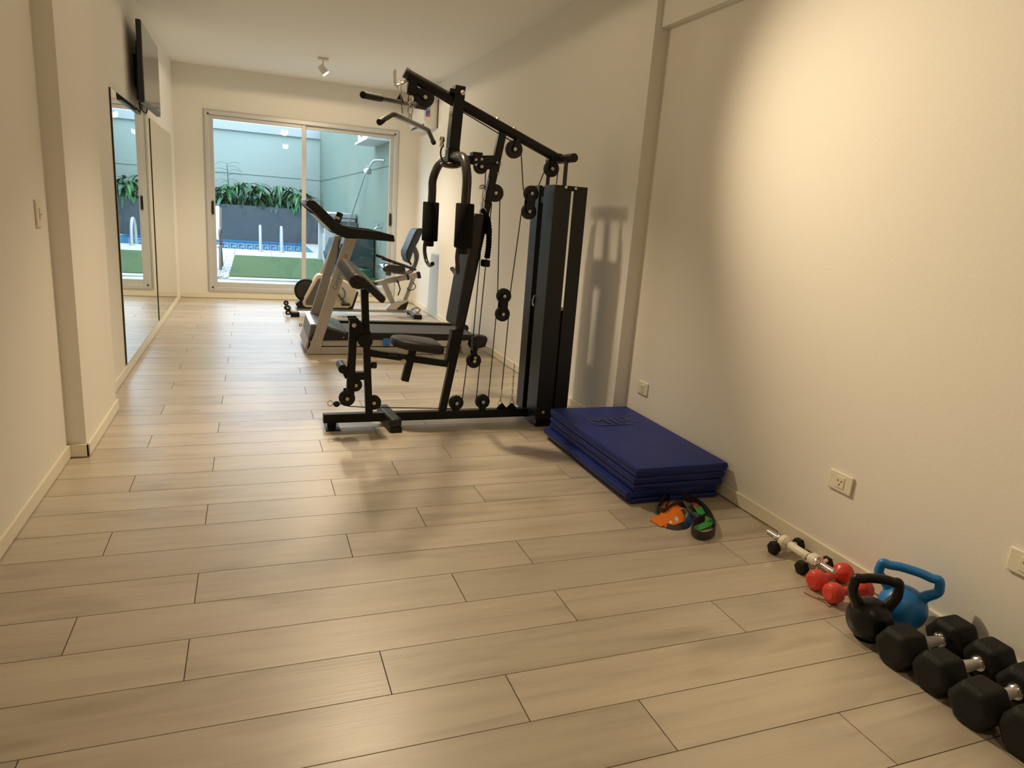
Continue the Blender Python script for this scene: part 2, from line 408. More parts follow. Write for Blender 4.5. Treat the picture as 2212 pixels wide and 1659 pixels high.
# sliding window (aluminium), two sashes
win = bpy.data.objects.new('window_1', None); COL.objects.link(win); win.location = (.68, YB, .1); struct(win)
fx0, fx1, fz0, fz1 = -.516, 1.872, .097, 2.30
m = MB()
for q in [(fx0, fx0+.05, fz0, fz1), (fx1-.05, fx1, fz0, fz1), (fx0+.05, fx1-.05, fz1-.05, fz1), (fx0+.05, fx1-.05, fz0, fz0+.05)]:
    m.rng(q[0], q[1], YB-.022, YB+.10, q[2], q[3])
m.rng(fx0-.012, fx1+.012, YB-.012, YB-.0005, fz1, fz1+.012); m.rng(fx0-.012, fx0, YB-.012, YB-.0005, fz0-.01, fz1); m.rng(fx1, fx1+.012, YB-.012, YB-.0005, fz0-.01, fz1)
m.build('window_frame', M_['alu'], win, bevel=.004)
m = MB()
for x, z in [(fx0+.045, fz1-.045), (fx0+.045, fz0+.045), (fx1-.045, fz1-.045), (fx1-.045, fz0+.045)]: m.cyl((x, YB-.027, z), (x, YB-.02, z), .011, 12)
m.build('corner_plug', M_['rubber'], win)
def sash(x0, x1, y, hx):
    m = MB(); t = .052; z0, z1 = fz0+.05, fz1-.052
    for q in [(x0, x0+t, z0, z1), (x1-t, x1, z0, z1), (x0+t, x1-t, z1-t+.006, z1), (x0+t, x1-t, z0, z0+.062)]: m.rng(q[0], q[1], y-.014, y+.014, q[2], q[3])
    s = m.build('sash', M_['alu'], win, bevel=.003)
    m = MB(); m.rng(x0+t-.005, x1-t+.005, y-.002, y+.002, z0+.055, z1-.04); m.build('glass_pane', M_['glass'], s)
    m = MB(); m.rng(hx-.012, hx+.012, y-.034, y-.014, 1.06, 1.225); m.rng(hx-.008, hx+.008, y-.05, y-.034, 1.10, 1.16); m.build('handle', M_['blackplastic'], s, bevel=.004)
sash(-.468, .682, YB+.025, -.445)
sash(.635, 1.824, YB+.062, 1.80)

# mirrors on the left wall
def mirror(y0, y1, label):
    t = thing('wall_mirror', label, 'mirror', (XLN, (y0+y1)/2, .075), 'mirrors on the left wall')
    m = MB(); m.rng(XLN+.002, XLN+.010, y0, y1, .078, 1.935); m.build('backing', M_['dark'], t)
    m = MB(); m.rng(XLN+.010, XLN+.0125, y0+.004, y1-.004, .080, 1.932); m.build('mirror_glass', M_['mirror'], t)
mirror(5.455, 7.30, 'tall frameless wall mirror under the television, reflecting the window')
mirror(7.40, 9.20, 'tall frameless wall mirror farther from camera, next to the window wall corner')

# television on the left wall
t = thing('television', 'black flat television on a bracket high on the left wall above the mirrors', 'television', (-.80, 6.8, 2.25))
m = MB(); m.rng(-.785, -.750, 6.285, 7.335, 1.948, 2.535); m.build('case', M_['tv'], t, bevel=.004)
m = MB(); m.prism([(6.42, 1.975), (7.2, 1.975), (7.12, 2.42), (6.50, 2.42)], -.818, -.784, axis='x'); m.build('back_shell', M_['tv'], t, bevel=.006)
m = MB(); m.rng(-.7505, -.7475, 6.297, 7.323, 1.975, 2.525); m.build('screen', M_['screen'], t)
m = MB(); m.rng(-.856, -.816, 6.62, 7.0, 2.10, 2.34); m.build('wall_bracket', M_['blackpaint'], t)
m = MB(); m.tube([(-.80, 6.55, 1.985), (-.81, 6.6, 1.93), (-.835, 6.7, 1.945), (-.845, 6.75, 2.1)], .006, 8, sub=5); m.build('power_cord', M_['cable'], t)
m = MB(); m.tube([(-.80, 6.9, 1.985), (-.82, 6.95, 1.935), (-.835, 6.85, 1.95), (-.845, 6.8, 2.1)], .005, 8, sub=5); m.build('power_cord', M_['cable'], t)

# switch and sockets
def plate(name, label, cat, x, y, z, wy, hz, sx, holes, group=None):
    t = thing(name, label, cat, (x, y, z), group)
    m = MB(); m.box((x+sx*.005, y, z), (.01, wy, hz)); m.build('cover_plate', M_['cream'], t, bevel=.004, seg=3)
    if holes == 'switch':
        m = MB(); m.box((x+sx*.012, y, z+.0), (.006, .024, .05)); m.build('rocker', M_['white'], t, bevel=.002)
        m = MB(); m.box((x+sx*.0155, y-.002, z-.004), (.002, .006, .006)); m.build('indicator', M_['dark'], t)
    else:
        m = MB(); m.box((x+sx*.0105, y, z), (.004, .045, .048)); m.build('socket_insert', M_['cream'], t, bevel=.001)
        m = MB()
        for dy, dz, a in ((.009, .006, .5), (-.009, .006, -.5), (0, -.010, 0)): m.box((x+sx*.013, y+dy, z+dz), (.0015, .0025, .009), Euler((a*sx, 0, 0)).to_matrix())
        m.build('socket_slot', M_['dark'], t)
plate('light_switch', 'small light switch on the near left wall just before the pillar', 'switch', XLN, 3.55, 1.172, .075, .115, 1, 'switch')
sg = 'power sockets on the right wall'
plate('power_socket', 'white power socket above the floor between the blue mats and the kettlebells', 'socket', XRN, 1.975, .355, .12, .078, -1, 'x', sg)
plate('power_socket', 'white power socket nearest the camera, cut by the right edge of the photo', 'socket', XRN, 1.235, .375, .12, .078, -1, 'x', sg)
plate('power_socket', 'farthest white power socket, over the far end of the blue mat stack', 'socket', XRN, 3.53, .345, .11, .078, -1, 'x', sg)

# split air conditioner on the right wall
t = thing('air_conditioner', 'white split air conditioner high on the right wall near the window', 'air conditioner', (2.07, 9.05, 2.4))
m = MB(); m.prism([(XRF, 2.29), (XRF, 2.60), (1.985, 2.60), (1.965, 2.57), (1.965, 2.36), (2.01, 2.29)], 8.66, 9.48, axis='y'); m.build('case', M_['white'], t, bevel=.008, seg=3)
m = MB(); m.box((1.988, 9.06, 2.318), (.05, .66, .006), Euler((0, math.radians(-57), 0)).to_matrix()); m.build('air_outlet', M_['dark'], t)
m = MB(); m.rng(XRF-.014, XRF+.0, 8.635, 8.66, 2.28, 2.61); m.build('wall_plate', M_['bikegrey'], t)
m = MB(); m.rng(1.99, 2.045, 8.6575, 8.6600, 2.40, 2.55); m.build('energy_label', M_['labelg'], t)
m = MB(); m.prism([(1.993, 2.40), (2.043, 2.40), (2.043, 2.45)], 8.6555, 8.6575); m.build('red_mark', M_['labelr'], t)
m = MB(); m.prism([(1.993, 2.402), (2.043, 2.452), (2.043, 2.47), (1.993, 2.47)], 8.6555, 8.6575); m.build('blue_mark', M_['labelb'], t)

# ceiling spot fixtures
def fixture(p, tgt, label):
    c = Vector((p[0], p[1], ZC)); t = thing('ceiling_spotlight', label, 'ceiling light', c, 'ceiling spotlights')
    m = MB(); m.rng(c.x-.055, c.x+.055, c.y-.03, c.y+.03, ZC-.022, ZC-.0005); m.build('base_plate', M_['white'], t, bevel=.004)
    m = MB(); m.cyl((c.x, c.y, ZC-.02), (c.x, c.y, ZC-.10), .007, 10); m.build('stem', M_['white'], t)
    d = (Vector(tgt)-Vector(p)).normalized(); h = Vector((c.x, c.y, ZC-.115))
    m = MB()
    n = 28; prof = [(-.05, .022), (-.045, .033), (.05, .042), (.05, .037), (-.0, .032)]
    rings = []; a = d.orthogonal().normalized()
    for tt, r in prof: rings.append(m.ring(h+d*tt, d, r, n, a))
    for A, B in zip(rings, rings[1:]):
        for i in range(n): m._f([A[i], A[(i+1) % n], B[(i+1) % n], B[i]])
    m._f(rings[0]); m._f(rings[-1]); m.build('lamp_head', M_['white'], t)
    m = MB(); m.ell(h+d*.030, (.030, .030, .014), 20, 10, d.to_track_quat('Z', 'Y').to_matrix()); m.build('halogen_bulb', M_['bulb'], t)
fixture(LAMPS[0][0], LAMPS[0][1], 'lit white spotlight on the ceiling in front of the window')
fixture(LAMPS[1][0], LAMPS[1][1], 'lit white spotlight on the ceiling above the multi gym, outside the frame')
fixture(LAMPS[2][0], LAMPS[2][1], 'lit white spotlight on the ceiling behind the camera')

# ------------------------------------------------------------ multi gym (main plane y = YM)
YM = 4.06
gym = thing('multi_gym', 'tall black cable multi gym with weight tower, seat and butterfly arms against the right wall', 'exercise machine', (1.1, YM, 0))
BP = M_['blackpaint']
def p3(p, y=YM): return Vector((p[0], y, p[1]))
def bolt(p, r=.012, ax=(0, -1, 0), L=.008):
    m = MB(); m.lathe(Vector(p), ax, [(0, r), (L*.5, r), (L, r*.6)], 10); m.build('bolt', M_['bolt'], gym)
def pulley(p, r=.048, y=YM, plate=None, bl=True):
    """grooved wheel, with bracket plates running to the point plate"""
    c = Vector((p[0], y, p[1]))
    m = MB(); m.lathe(c+V(0, .016, 0), (0, -1, 0), [(0, r*.30), (.003, r*.32), (.003, r*.86), (.005, r), (.010, r), (.016, r*.86), (.022, r), (.027, r), (.029, r*.86), (.029, r*.5), (.026, r*.3), (.032, r*.28)], 32)
    w_ = m.build('pulley', M_['blackplastic'], gym)
    if bl:
        m = MB(); m.lathe(c+V(0, -.014, 0), (0, -1, 0), [(0, .011), (.012, .011), (.014, .008)], 10); m.build('axle_bolt', M_['bolt'], w_)
    if plate is not None:
        q = Vector((plate[0], y, plate[1])); m = MB()
        for s in (-1, 1): m.beam(c+V(0, s*.021, 0), q+V(0, s*.021, 0), .005, .030)
        m.build('bracket', BP, w_, bevel=.002, split=True)
    return w_
# base
m = MB(); m.rng(.385, 1.72, YM-.026, YM+.026, .030, .084); m.build('base_beam', BP, gym, bevel=.005)
m = MB(); m.rng(.395, .478, YM-.09, YM+.06, 0, .006); m.rng(.41, .46, YM-.02, YM+.02, .006, .031); m.build('floor_plate', BP, gym)
m = MB(); m.beam((.792, 3.895, .058), (.765, 4.225, .060), .076, .058, (1, 0, 0)); m.build('foot_rest', M_['shroud'], gym, bevel=.018, seg=3)
m = MB(); m.rng(.76, .83, 3.895, 3.955, 0, .034); m.rng(.74, .80, 4.17, 4.225, 0, .034); m.build('rubber_foot', M_['rubber'], gym, bevel=.004, split=True)
m = MB(); m.rng(1.70, 1.90, 3.90, 4.23, .0, .07); m.build('rear_base', BP, gym, bevel=.005)
# uprights and boom
m = MB(); m.beam(p3((1.114, 0.072)), p3((1.397, 1.783)), .046, .046); m.build('main_upright', BP, gym, bevel=.006)
m = MB(); m.beam(p3((0.657, 0.066)), p3((0.612, 0.833)), .042, .042); m.build('front_upright', BP, gym, bevel=.005)
m = MB(); m.tube([p3((0.824, 2.025)), p3((1.761, 1.672))], .0285, 20); m.build('boom', BP, gym)
m = MB(); m.tube([p3((1.761, 1.672)), p3((1.776, 1.676), YM), (1.80, YM, 1.669)], .027, 16); m.tube([(1.79, 3.87, 1.668), (1.79, 4.25, 1.668)], .026, 18); m.build('cross_tube', BP, gym, bevel=.004)
m = MB(); m.cyl((.806, YM, 2.035), (.822, YM, 2.028), .030, 18); m.build('end_cap', M_['gunmetal'], gym)
for yy in (3.925, 4.185):
    m = MB(); m.cyl((1.765, yy, .07), (1.765, yy, 1.655), .0125, 14); m.build('guide_rod', M_['gunmetal'], gym)
# pec (butterfly) hanger post
m = MB(); m.beam((1.118, YM, 2.0), (1.10, YM, 1.655), .085, .062); m.build('hanger_post', BP, gym, bevel=.004)
m = MB(); m.rng(1.055, 1.10, YM-.05, YM+.05, 1.955, 1.978); m.build('hanger_clamp', BP, gym)
bolt((1.132, YM-.043, 1.963), .014)
m = MB(); m.beam((1.12, YM, 1.60), p3((1.370, 1.626)), .045, .048); m.build('arm_bracket', BP, gym, bevel=.004)
m = MB(); m.rng(1.215, 1.275, YM-.034, YM+.034, 1.585, 1.655); m.build('bracket_clamp', BP, gym, bevel=.003)
bolt((1.235, YM-.034, 1.612), .009); bolt((1.27, YM-.034, 1.618), .009)
m = MB(); m.cyl((1.10, 3.98, 1.615), (1.10, 4.14, 1.615), .0275, 20); m.build('pivot_tube', M_['gunmetal'], gym)
m = MB(); m.rng(1.066, 1.135, 4.02, 4.10, 1.58, 1.662); m.build('pivot_clamp', BP, gym, bevel=.006)
m = MB(); m.ell((1.095, YM, 1.572), (.062, .07, .022)); m.build('pivot_housing', M_['gunmetal'], gym)
for s, yo in ((-1, 3.75), (1, 4.375)):
    xa, xb = (1.105, 1.103) if s < 0 else (1.068, 1.064)
    m = MB(); m.tube([(1.10, YM+s*.05, 1.615), (1.10, YM+s*.15, 1.612), (1.10, YM+s*.23, 1.60), ((1.1+xa)/2, yo-s*.035, 1.565), (xa, yo, 1.49), (xa, yo, 1.40), (xb, yo, 1.20), (xb, yo, 1.09)], .0255, 18, sub=7)
    arm = m.build('butterfly_arm', M_['gunmetal'], gym)
    m = MB(); m.lathe((xb, yo, 1.357), (0, 0, -1), [(0, .026), (.0, .047), (.006, .051), (.234, .051), (.240, .047), (.240, .026)], 28); m.build('foam_pad', M_['foam'], arm)
    m = MB(); m.lathe((xb, yo, 1.118), (0, 0, -1), [(0, .028), (.03, .028), (.035, .024)], 16); m.build('tube_cap', M_['rubber'], arm)
    m = MB(); h = -s
    m.tube([(xb-.026, yo, 1.118), (xb-.03, yo, 1.06), (xb-.02, yo+h*.01, 1.0), (xb-.012, yo+h*.05, .972), (xb-.012, yo+h*.10, .972), (xb-.012, yo+h*.15, .985)], .012, 14, sub=6)
    m.build('hook_handle', M_['gunmetal'], arm)
    m = MB(); m.cyl((xb-.012, yo+h*.15, .985), (xb-.012, yo+h*.155, .986), .013, 12); m.build('hook_cap', M_['rubber'], arm)
# webbing and clip around the pivot
m = MB(); m.tube([(1.035, YM, 1.66), (1.028, YM-.01, 1.63), (1.035, YM-.03, 1.59), (1.07, YM-.05, 1.562), (1.12, YM-.05, 1.56)], .005, 8, sub=5); m.build('pivot_cable', M_['cable'], gym)
m = MB(); m.lathe((1.035, YM, 1.72), (0, 0, -1), [(0, .012), (.02, .016), (.03, .010), (.05, .014), (.06, .008)], 12); m.build('cable_clip', M_['chrome'], gym)
# boom pulleys
pulley((0.923, 1.917), .054, plate=(0.858, 1.960)); pulley((1.477, 1.695), .052, plate=(1.498, 1.757)); pulley((1.729, 1.606), .048, plate=(1.732, 1.682))
m = MB(); m.prism([(0.828, 2.004), (0.878, 1.996), (0.870, 1.918), (0.818, 1.928)], YM-.024, YM+.024); m.build('boom_bracket', BP, gym, bevel=.003)
pulley((1.275, 1.578), .042, y=YM+.0, plate=(1.344, 1.585)); pulley((1.375, 1.435), .052, plate=(1.329, 1.381))
m = MB(); m.prism([(1.325, 1.570), (1.389, 1.615), (1.379, 1.540), (1.320, 1.516)], YM-.032, YM-.026); m.build('gusset', BP, gym)
for q in ((1.360, 1.849), (1.468, 1.806)): bolt((q[0], YM, q[1]), .012, (.4, 0, 1), .016)
bolt((1.238, YM-.03, 1.585), .008)
for q in ((1.366, 1.608), (1.389, 1.602), (1.376, 1.548)): bolt((q[0], YM-.03, q[1]), .008)
pulley((1.608, 1.451), .047); pulley((1.602, 1.343), .047)
m = MB()
for s in (-1, 1): m.beam(p3((1.608, 1.451))+V(0, s*.021, 0), p3((1.602, 1.343))+V(0, s*.021, 0), .005, .055)
m.build('block_plate', BP, gym, bevel=.002, split=True)
pulley((1.477, 0.820), .047); pulley((1.476, 0.706), .047)
m = MB()
for s in (-1, 1): m.beam(p3((1.477, 0.820))+V(0, s*.021, 0), p3((1.476, 0.706))+V(0, s*.021, 0), .005, .052)
m.build('block_plate', BP, gym, bevel=.002, split=True)
pulley((1.305, 0.405), .047, plate=(1.302, 0.506)); bolt(((1.306, 0.429)[0], YM-.03, (1.306, 0.429)[1]), .010)
m = MB(); m.prism([(1.289, 0.471), (1.325, 0.471), (1.322, 0.569), (1.286, 0.556)], YM-.018, YM+.018); m.build('cable_hanger', M_['shroud'], gym, bevel=.003)
pulley((1.205, 0.131), .047, plate=(1.208, 0.072)); pulley((1.381, 0.135), .047, plate=(1.385, 0.073))
pulley((0.683, 0.147), .045, plate=(0.663, 0.174)); pulley((0.523, 0.178), .048, plate=(0.518, 0.235)); pulley((0.571, 0.260), .040, plate=(0.542, 0.306))
# cables
def cable(pts, r=.0033, sub=0, y=YM):
    m = MB(); m.tube([p3(q, y) for q in pts], r, 8, sub=sub); m.build('cable', M_['cable'], gym)
cable([(0.841, 1.856), (0.876, 1.904), (0.893, 1.950), (0.924, 1.961), (1.145, 1.869), (1.464, 1.738)])
cable([(1.464, 1.738), (1.494, 1.741), (1.521, 1.702), (1.552, 1.496), (1.558, 1.464)])
cable([(1.554, 1.326), (1.519, 0.833)]); cable([(1.436, 0.828), (1.409, 1.417)])
cable([(1.685, 1.589), (1.655, 1.504)]); cable([(1.774, 1.591), (1.772, 1.519)])
cable([(1.436, 0.700), (1.421, 0.150)]); cable([(1.520, 0.695), (1.509, 0.210)])
cable([(1.263, 0.390), (1.246, 0.154)]); cable([(1.347, 0.378), (1.339, 0.152)])
cable([(1.359, 1.375), (1.329, 0.551)]); cable([(1.308, 1.560), (1.311, 1.476), (1.306, 1.005), (1.293, 0.551)])
cable([(0.484, 0.144), (0.539, 0.125), (0.656, 0.116), (0.835, 0.108), (1.207, 0.091)])
m = MB()
for q in ((1.516, 0.066), (1.584, 0.067)): m.prism([(q[0]-.038, .084), (q[0]+.038, .084), (q[0]+.006, .118), (q[0]-.006, .118)], YM-.003, YM+.003)
m.build('chain_lug', BP, gym, split=True)
def chain(name, a, b_, n, r=.008, w_=.0022, y=YM):
    a = p3(a, y); b_ = p3(b_, y); m = MB(); d = (b_-a)/n
    for i in range(n):
        c = a+d*(i+.5); s = V(1, 0, 0) if i % 2 else V(0, 1, 0); u = d.normalized()
        m.tube([c+u*d.length*.62*math.cos(t*PI/4)+s*r*.6*math.sin(t*PI/4) for t in range(8)], w_, 6, closed=True)
    return m.build(name, M_['chrome'], gym)
chain('chain', (1.509, 0.210), (1.505, 0.135), 3, .010); chain('chain', (1.582, 0.382), (1.585, 0.140), 11, .010)
for q, q2 in (((1.504, 0.142), (1.506, 0.079)), ((1.585, 0.146), (1.584, 0.076))):
    a = p3(q); b_ = p3(q2); m = MB(); m.tube([a, a+V(.014, 0, -.02), b_+V(.014, 0, .006), b_, b_+V(-.014, 0, .006), a+V(-.014, 0, -.02)], .003, 8, closed=True); m.build('carabiner', M_['chrome'], gym)
# carabiner and clip on the main upright, low row handle hanging from it
m = MB(); m.lathe(p3((1.302, 1.470)), (-.6, -.2, -.3), [(0, .010), (.015, .014), (.03, .009)], 14); m.build('clip_ball', M_['chrome'], gym)
# front leg unit
m = MB(); m.beam(p3((0.549, 0.655), 4.035), p3((0.538, 0.206), 4.035), .045, .046); m.build('leg_arm', BP, gym, bevel=.006)
m = MB(); m.prism([(0.520, 0.671), (0.570, 0.672), (0.612, 0.612), (0.621, 0.545), (0.589, 0.528), (0.531, 0.627)], 4.00, 4.008); m.prism([(0.520, 0.671), (0.570, 0.672), (0.612, 0.612), (0.621, 0.545), (0.589, 0.528), (0.531, 0.627)], 4.08, 4.088); m.build('pivot_plate', BP, gym, split=True)
bolt(((0.550, 0.630)[0], 4.0, (0.550, 0.630)[1]), .013)
m = MB(); m.cyl(p3((0.613, 0.542), 3.97), p3((0.613, 0.542), 4.15), .042, 24); m.build('pivot_tube', BP, gym, bevel=.004)
m = MB(); m.prism([(0.590, 0.503), (0.652, 0.518), (0.645, 0.596), (0.614, 0.628)], 3.998, 4.004); m.build('pivot_cheek', BP, gym)
m = MB(); m.cyl(p3((0.489, 0.372), 3.99), p3((0.489, 0.372), 4.13), .026, 20); m.prism([(0.470, 0.391), (0.511, 0.383), (0.542, 0.298), (0.506, 0.307)], 4.03, 4.05); m.build('roller_peg', BP, gym)
m = MB(); m.rng((0.558, 0.320)[0], (0.634, 0.319)[0], 4.035, 4.085, (0.577, 0.294)[1], (0.576, 0.340)[1]); m.build('stop_bracket', BP, gym, bevel=.003)
m = MB(); m.lathe(p3((0.641, 0.379)), (1, 0, 0), [(0, .008), (.022, .008), (.022, .016), (.026, .020), (.050, .020), (.054, .016)], 16); m.build('adjust_knob', M_['blackplastic'], gym)
m = MB(); m.tube([p3((0.438, 0.148))+V(.016*math.cos(t*PI/6)-.012, 0, .016*math.sin(t*PI/6)) for t in range(12)], .003, 8, closed=True); m.build('cable_ring', M_['chrome'], gym)
m = MB(); m.ell(p3((0.463, 0.142)), (.020, .020, .018)); m.build('cable_stop', M_['blackplastic'], gym)
# curl pad
pad = [((0.548, 0.934)), ((0.528, 0.931)), ((0.508, 0.915)), ((0.501, 0.889)), ((0.517, 0.859)), ((0.550, 0.850)), ((0.588, 0.854)), ((0.611, 0.839)), ((0.682, 0.776)), ((0.698, 0.779)), ((0.710, 0.803)), ((0.700, 0.816)), ((0.586, 0.918))]
a0 = (0.501, 0.899); a1 = (0.469, 0.961)
m = MB(); m.prism(pad, 3.88, 4.20, off=(a1[0]-a0[0], a1[1]-a0[1])); m.build('curl_pad', M_['vinyl'], gym, bevel=.008, seg=3)
m = MB(); m.beam(p3((0.613, 0.792)), p3((0.647, 0.853)), .05, .02); m.build('pad_bracket', BP, gym)
# seat
m = MB(); m.beam(p3((0.648, 0.458)), p3((1.134, 0.388)), .045, .042); m.build('seat_rail', BP, gym, bevel=.004)
m = MB(); m.beam(p3((0.915, 0.496)), p3((0.869, 0.279)), .04, .046); m.build('seat_post', BP, gym, bevel=.004)
bolt(((0.853, 0.404)[0], YM-.02, (0.853, 0.404)[1]), .018)
R = Euler((0, math.radians(7), 0)).to_matrix(); m = MB()
outl = []
for x, yw in ((-.150, .0), (-.146, .05), (-.125, .090), (-.08, .122), (0, .142), (.08, .148), (.135, .145), (.152, .125), (.156, 0)):
    outl.append((x, yw))
outl = outl + [(x, -yy) for x, yy in outl[-2:0:-1]]
lay = []
for z, s in ((-.024, .94), (-.014, 1), (.012, 1), (.024, .95), (.030, .82)):
    lay.append([m.bm.verts.new(R @ Vector((x*s, y*s, z))+Vector((.925, YM, .512))) for x, y in outl])
for A, B in zip(lay, lay[1:]):
    for i in range(len(A)): m._f([A[i], A[(i+1) % len(A)], B[(i+1) % len(A)], B[i]])
m._f(lay[0][::-1]); m._f(lay[-1]); m.build('seat', M_['vinyl'], gym, bevel=.003, angle=60)
m = MB(); m.box((.92, YM, .482), (.14, .10, .012), R); m.build('seat_plate', BP, gym)
m = MB(); m.cyl((.75, 3.97, .468), (.80, 3.97, .464), .010, 10); m.build('seat_lever', BP, gym)
# backrest
fr = [(1.207, 1.242), (1.198, 1.095), (1.142, 0.664), (1.137, 0.641), (1.173, 0.625), (1.186, 0.648), (1.250, 1.014), (1.281, 1.289), (1.271, 1.309), (1.223, 1.306)]
m = MB(); m.prism(fr, 3.935, 4.185); m.build('backrest', M_['vinyl'], gym, bevel=.018, seg=4)
m = MB(); m.beam(p3((1.290, 1.204)), p3((1.364, 1.209)), .05, .03); m.beam(p3((1.176, 0.651)), p3((1.221, 0.652)), .05, .03); m.build('back_bracket', BP, gym, split=True)
m = MB(); m.beam(p3((1.151, 0.403)), p3((1.179, 0.602)), .062, .062); m.build('upright_sleeve', BP, gym, bevel=.004)
bolt(((1.151, 0.456)[0]-.03, YM, (1.151, 0.456)[1]), .007, (-1, 0, 0)); bolt(((1.178, 0.340)[0]+.02, YM, (1.178, 0.340)[1]), .008, (1, 0, .2))
# weight tower
x0, x1 = 1.69, 1.800; ya, yb = 3.89, 4.245; z0, z1 = .055, 1.508
m = MB(); t_ = .0025
m.rng(x0, x1, ya, ya+t_, z0, z1); m.rng(x0, x0+t_, ya, 4.052, z0, z1); m.rng(x0, x0+.02, 4.050, 4.052, z0, z1)
m.build('front_cover_near', M_['shroud'], gym, bevel=.001)
m = MB(); m.rng(x0, x1, yb-t_, yb, z0, z1); m.rng(x0, x0+t_, 4.13, yb, z0, z1); m.rng(x0, x0+.02, 4.13, 4.132, z0, z1)
m.build('front_cover_far', M_['shroud'], gym, bevel=.001)
m = MB(); m.rng(1.815, 1.906, ya, ya+t_, z0, z1); m.rng(1.815, 1.906, yb-t_, yb, z0, z1); m.rng(1.904, 1.906, yb-.06, yb, z0, z1)
m.build('rear_cover', M_['shroud'], gym, bevel=.001)
m = MB(); m.rng(1.775, 1.83, ya-.004, ya, 1.478, 1.508); m.build('cover_strap', BP, gym)
bolt((1.762, ya-.002, 1.498), .009); bolt((1.825, ya-.003, 1.495), .009); bolt((1.74, ya, .10), .010)
m = MB(); m.rng(1.70, 1.795, ya+.01, yb-.01, 1.40, 1.44); m.build('top_bracket', BP, gym)
for k in range(13):
    m = MB(); m.rng(1.712, 1.885, ya+.012, yb-.012, .085+k*.052, .085+k*.052+.049); m.build('weight_plate', M_['blackpaint'], gym, bevel=.003)
m = MB()
for k in range(13): m.cyl((1.7125, 4.075, .11+k*.052), (1.709, 4.075, .11+k*.052), .006, 10)
m.build('pin_holes', M_['dark'], gym)
m = MB(); m.cyl((1.76, 4.095, .75), (1.76, 4.095, .88), .012, 12); m.build('selector_stem', BP, gym)
m = MB(); m.tube([(1.71, 4.07, .76), (1.685, 4.07, .765), (1.68, 4.07, .80), (1.69, 4.07, .83)], .005, 8, sub=4); m.build('selector_pin', M_['chrome'], gym)

# lat bars hanging from the boom, rope handle
t = thing('lat_bar', 'black angled pull-down bar hanging lower from the boom cable of the gym', 'gym bar', (.844, 4.06, 1.78))
m = MB(); m.tube([((0.583, 1.699)[0], 3.5, (0.583, 1.699)[1]), ((0.657, 1.749)[0], 3.6, (0.657, 1.749)[1]), ((0.679, 1.755)[0], 3.64, (0.679, 1.755)[1]), ((0.844, 1.781)[0], 4.06, (0.844, 1.781)[1]), ((1.054, 1.805)[0], 4.55, (1.054, 1.805)[1]), ((1.074, 1.802)[0], 4.58, (1.074, 1.802)[1]), ((1.138, 1.742)[0], 4.68, (1.138, 1.742)[1])], .0135, 18)
m.build('bar', M_['gunmetal'], t)
for q, y, q2, y2 in (((0.581, 1.696), 3.495, (0.599, 1.709), 3.52), ((1.140, 1.739), 4.683, (1.127, 1.751), 4.665)):
    m = MB(); m.cyl((q[0], y, q[1]), (q2[0], y2, q2[1]), .0155, 16); m.build('end_cap', M_['rubber'], t)
m = MB(); m.tube([p3((0.844, 1.783)), p3((0.838, 1.807)), p3((0.845, 1.820)), p3((0.853, 1.809)), p3((0.849, 1.784))], .004, 8, sub=3); m.build('eye_loop', M_['chrome'], t)
m = MB(); m.tube([p3((0.846, 1.874)), p3((0.857, 1.843)), p3((0.846, 1.808)), p3((0.834, 1.841))], .0035, 8, closed=True, sub=4); m.ell(p3((0.847, 1.903)), (.022, .022, .030)); m.build('snap_hook', M_['chrome'], t)
t = thing('row_bar', 'straight black bar strapped on the chrome hook at the tip of the boom', 'gym bar', (.77, 4.06, 1.88))
m = MB(); m.tube([((0.511, 1.816)[0], 3.55, (0.511, 1.816)[1]), ((1.028, 1.927)[0], 4.5, (1.028, 1.927)[1])], .0135, 18); m.build('bar', M_['gunmetal'], t)
A_ = Vector(((0.511, 1.816)[0], 3.55, (0.511, 1.816)[1])); B_ = Vector(((1.028, 1.927)[0], 4.5, (1.028, 1.927)[1])); d = (B_-A_).normalized()
for a, b_ in ((A_-d*.004, A_+d*.25), (B_-d*.22, B_+d*.004)):
    m = MB(); m.cyl(a, b_, .0165, 16); m.build('grip', M_['rubber'], t)
C_ = A_+(B_-A_)*.535
m = MB(); m.prism([(C_.x-.03, C_.z), (C_.x+.02, C_.z), (C_.x, C_.z+.05)], C_.y-.003, C_.y+.003); m.build('eye_plate', BP, t)
m = MB(); m.ribbon([C_+V(.012, -.01, -.06), C_+V(.0, -.015, .03), C_+V(-.004, 0, .11), C_+V(.006, .015, .03), C_+V(.016, .01, -.05)], .018, .003, 5, V(.4, 1, 0)); m.build('strap', M_['tan'], t)
m = MB(); hk = Vector(((0.767, 1.962)[0], YM, (0.767, 1.962)[1]))
m.tube([p3((0.828, 1.999)), p3((0.788, 1.970)), hk], .006, 10)
for s in (-1, 1): m.tube([hk+V(0, s*.0, -.01), hk+V(-.008, s*.012, .0), hk+V(-.014, s*.016, .03), hk+V(-.014, s*.018, .075)], .006, 10, sub=5)
m.build('bar_hook', M_['chrome'], gym)
t = thing('rope_handle', 'black braided rope handle hanging from a snap hook behind the backrest', 'gym handle', p3((1.285, 1.420)))
m = MB()
top = p3((1.279, 1.334), 3.99); a = []
N_ = 60
for s in (0, 1):
    pts = [top+V(.0, .0, .0), p3((1.321, 1.274), 3.985+.02*s), p3((1.335, 1.152), 3.985+.02*s), p3((1.330, 1.051), 3.985+.02*s)]
    P = smooth([Vector(q) for q in pts], 14)
    m.tube(P, .012, 10)
    for i in range(2, len(P)-1, 2): m.ell(P[i], (.016, .016, .011), 10, 6)
m.build('rope', M_['foam'], t)
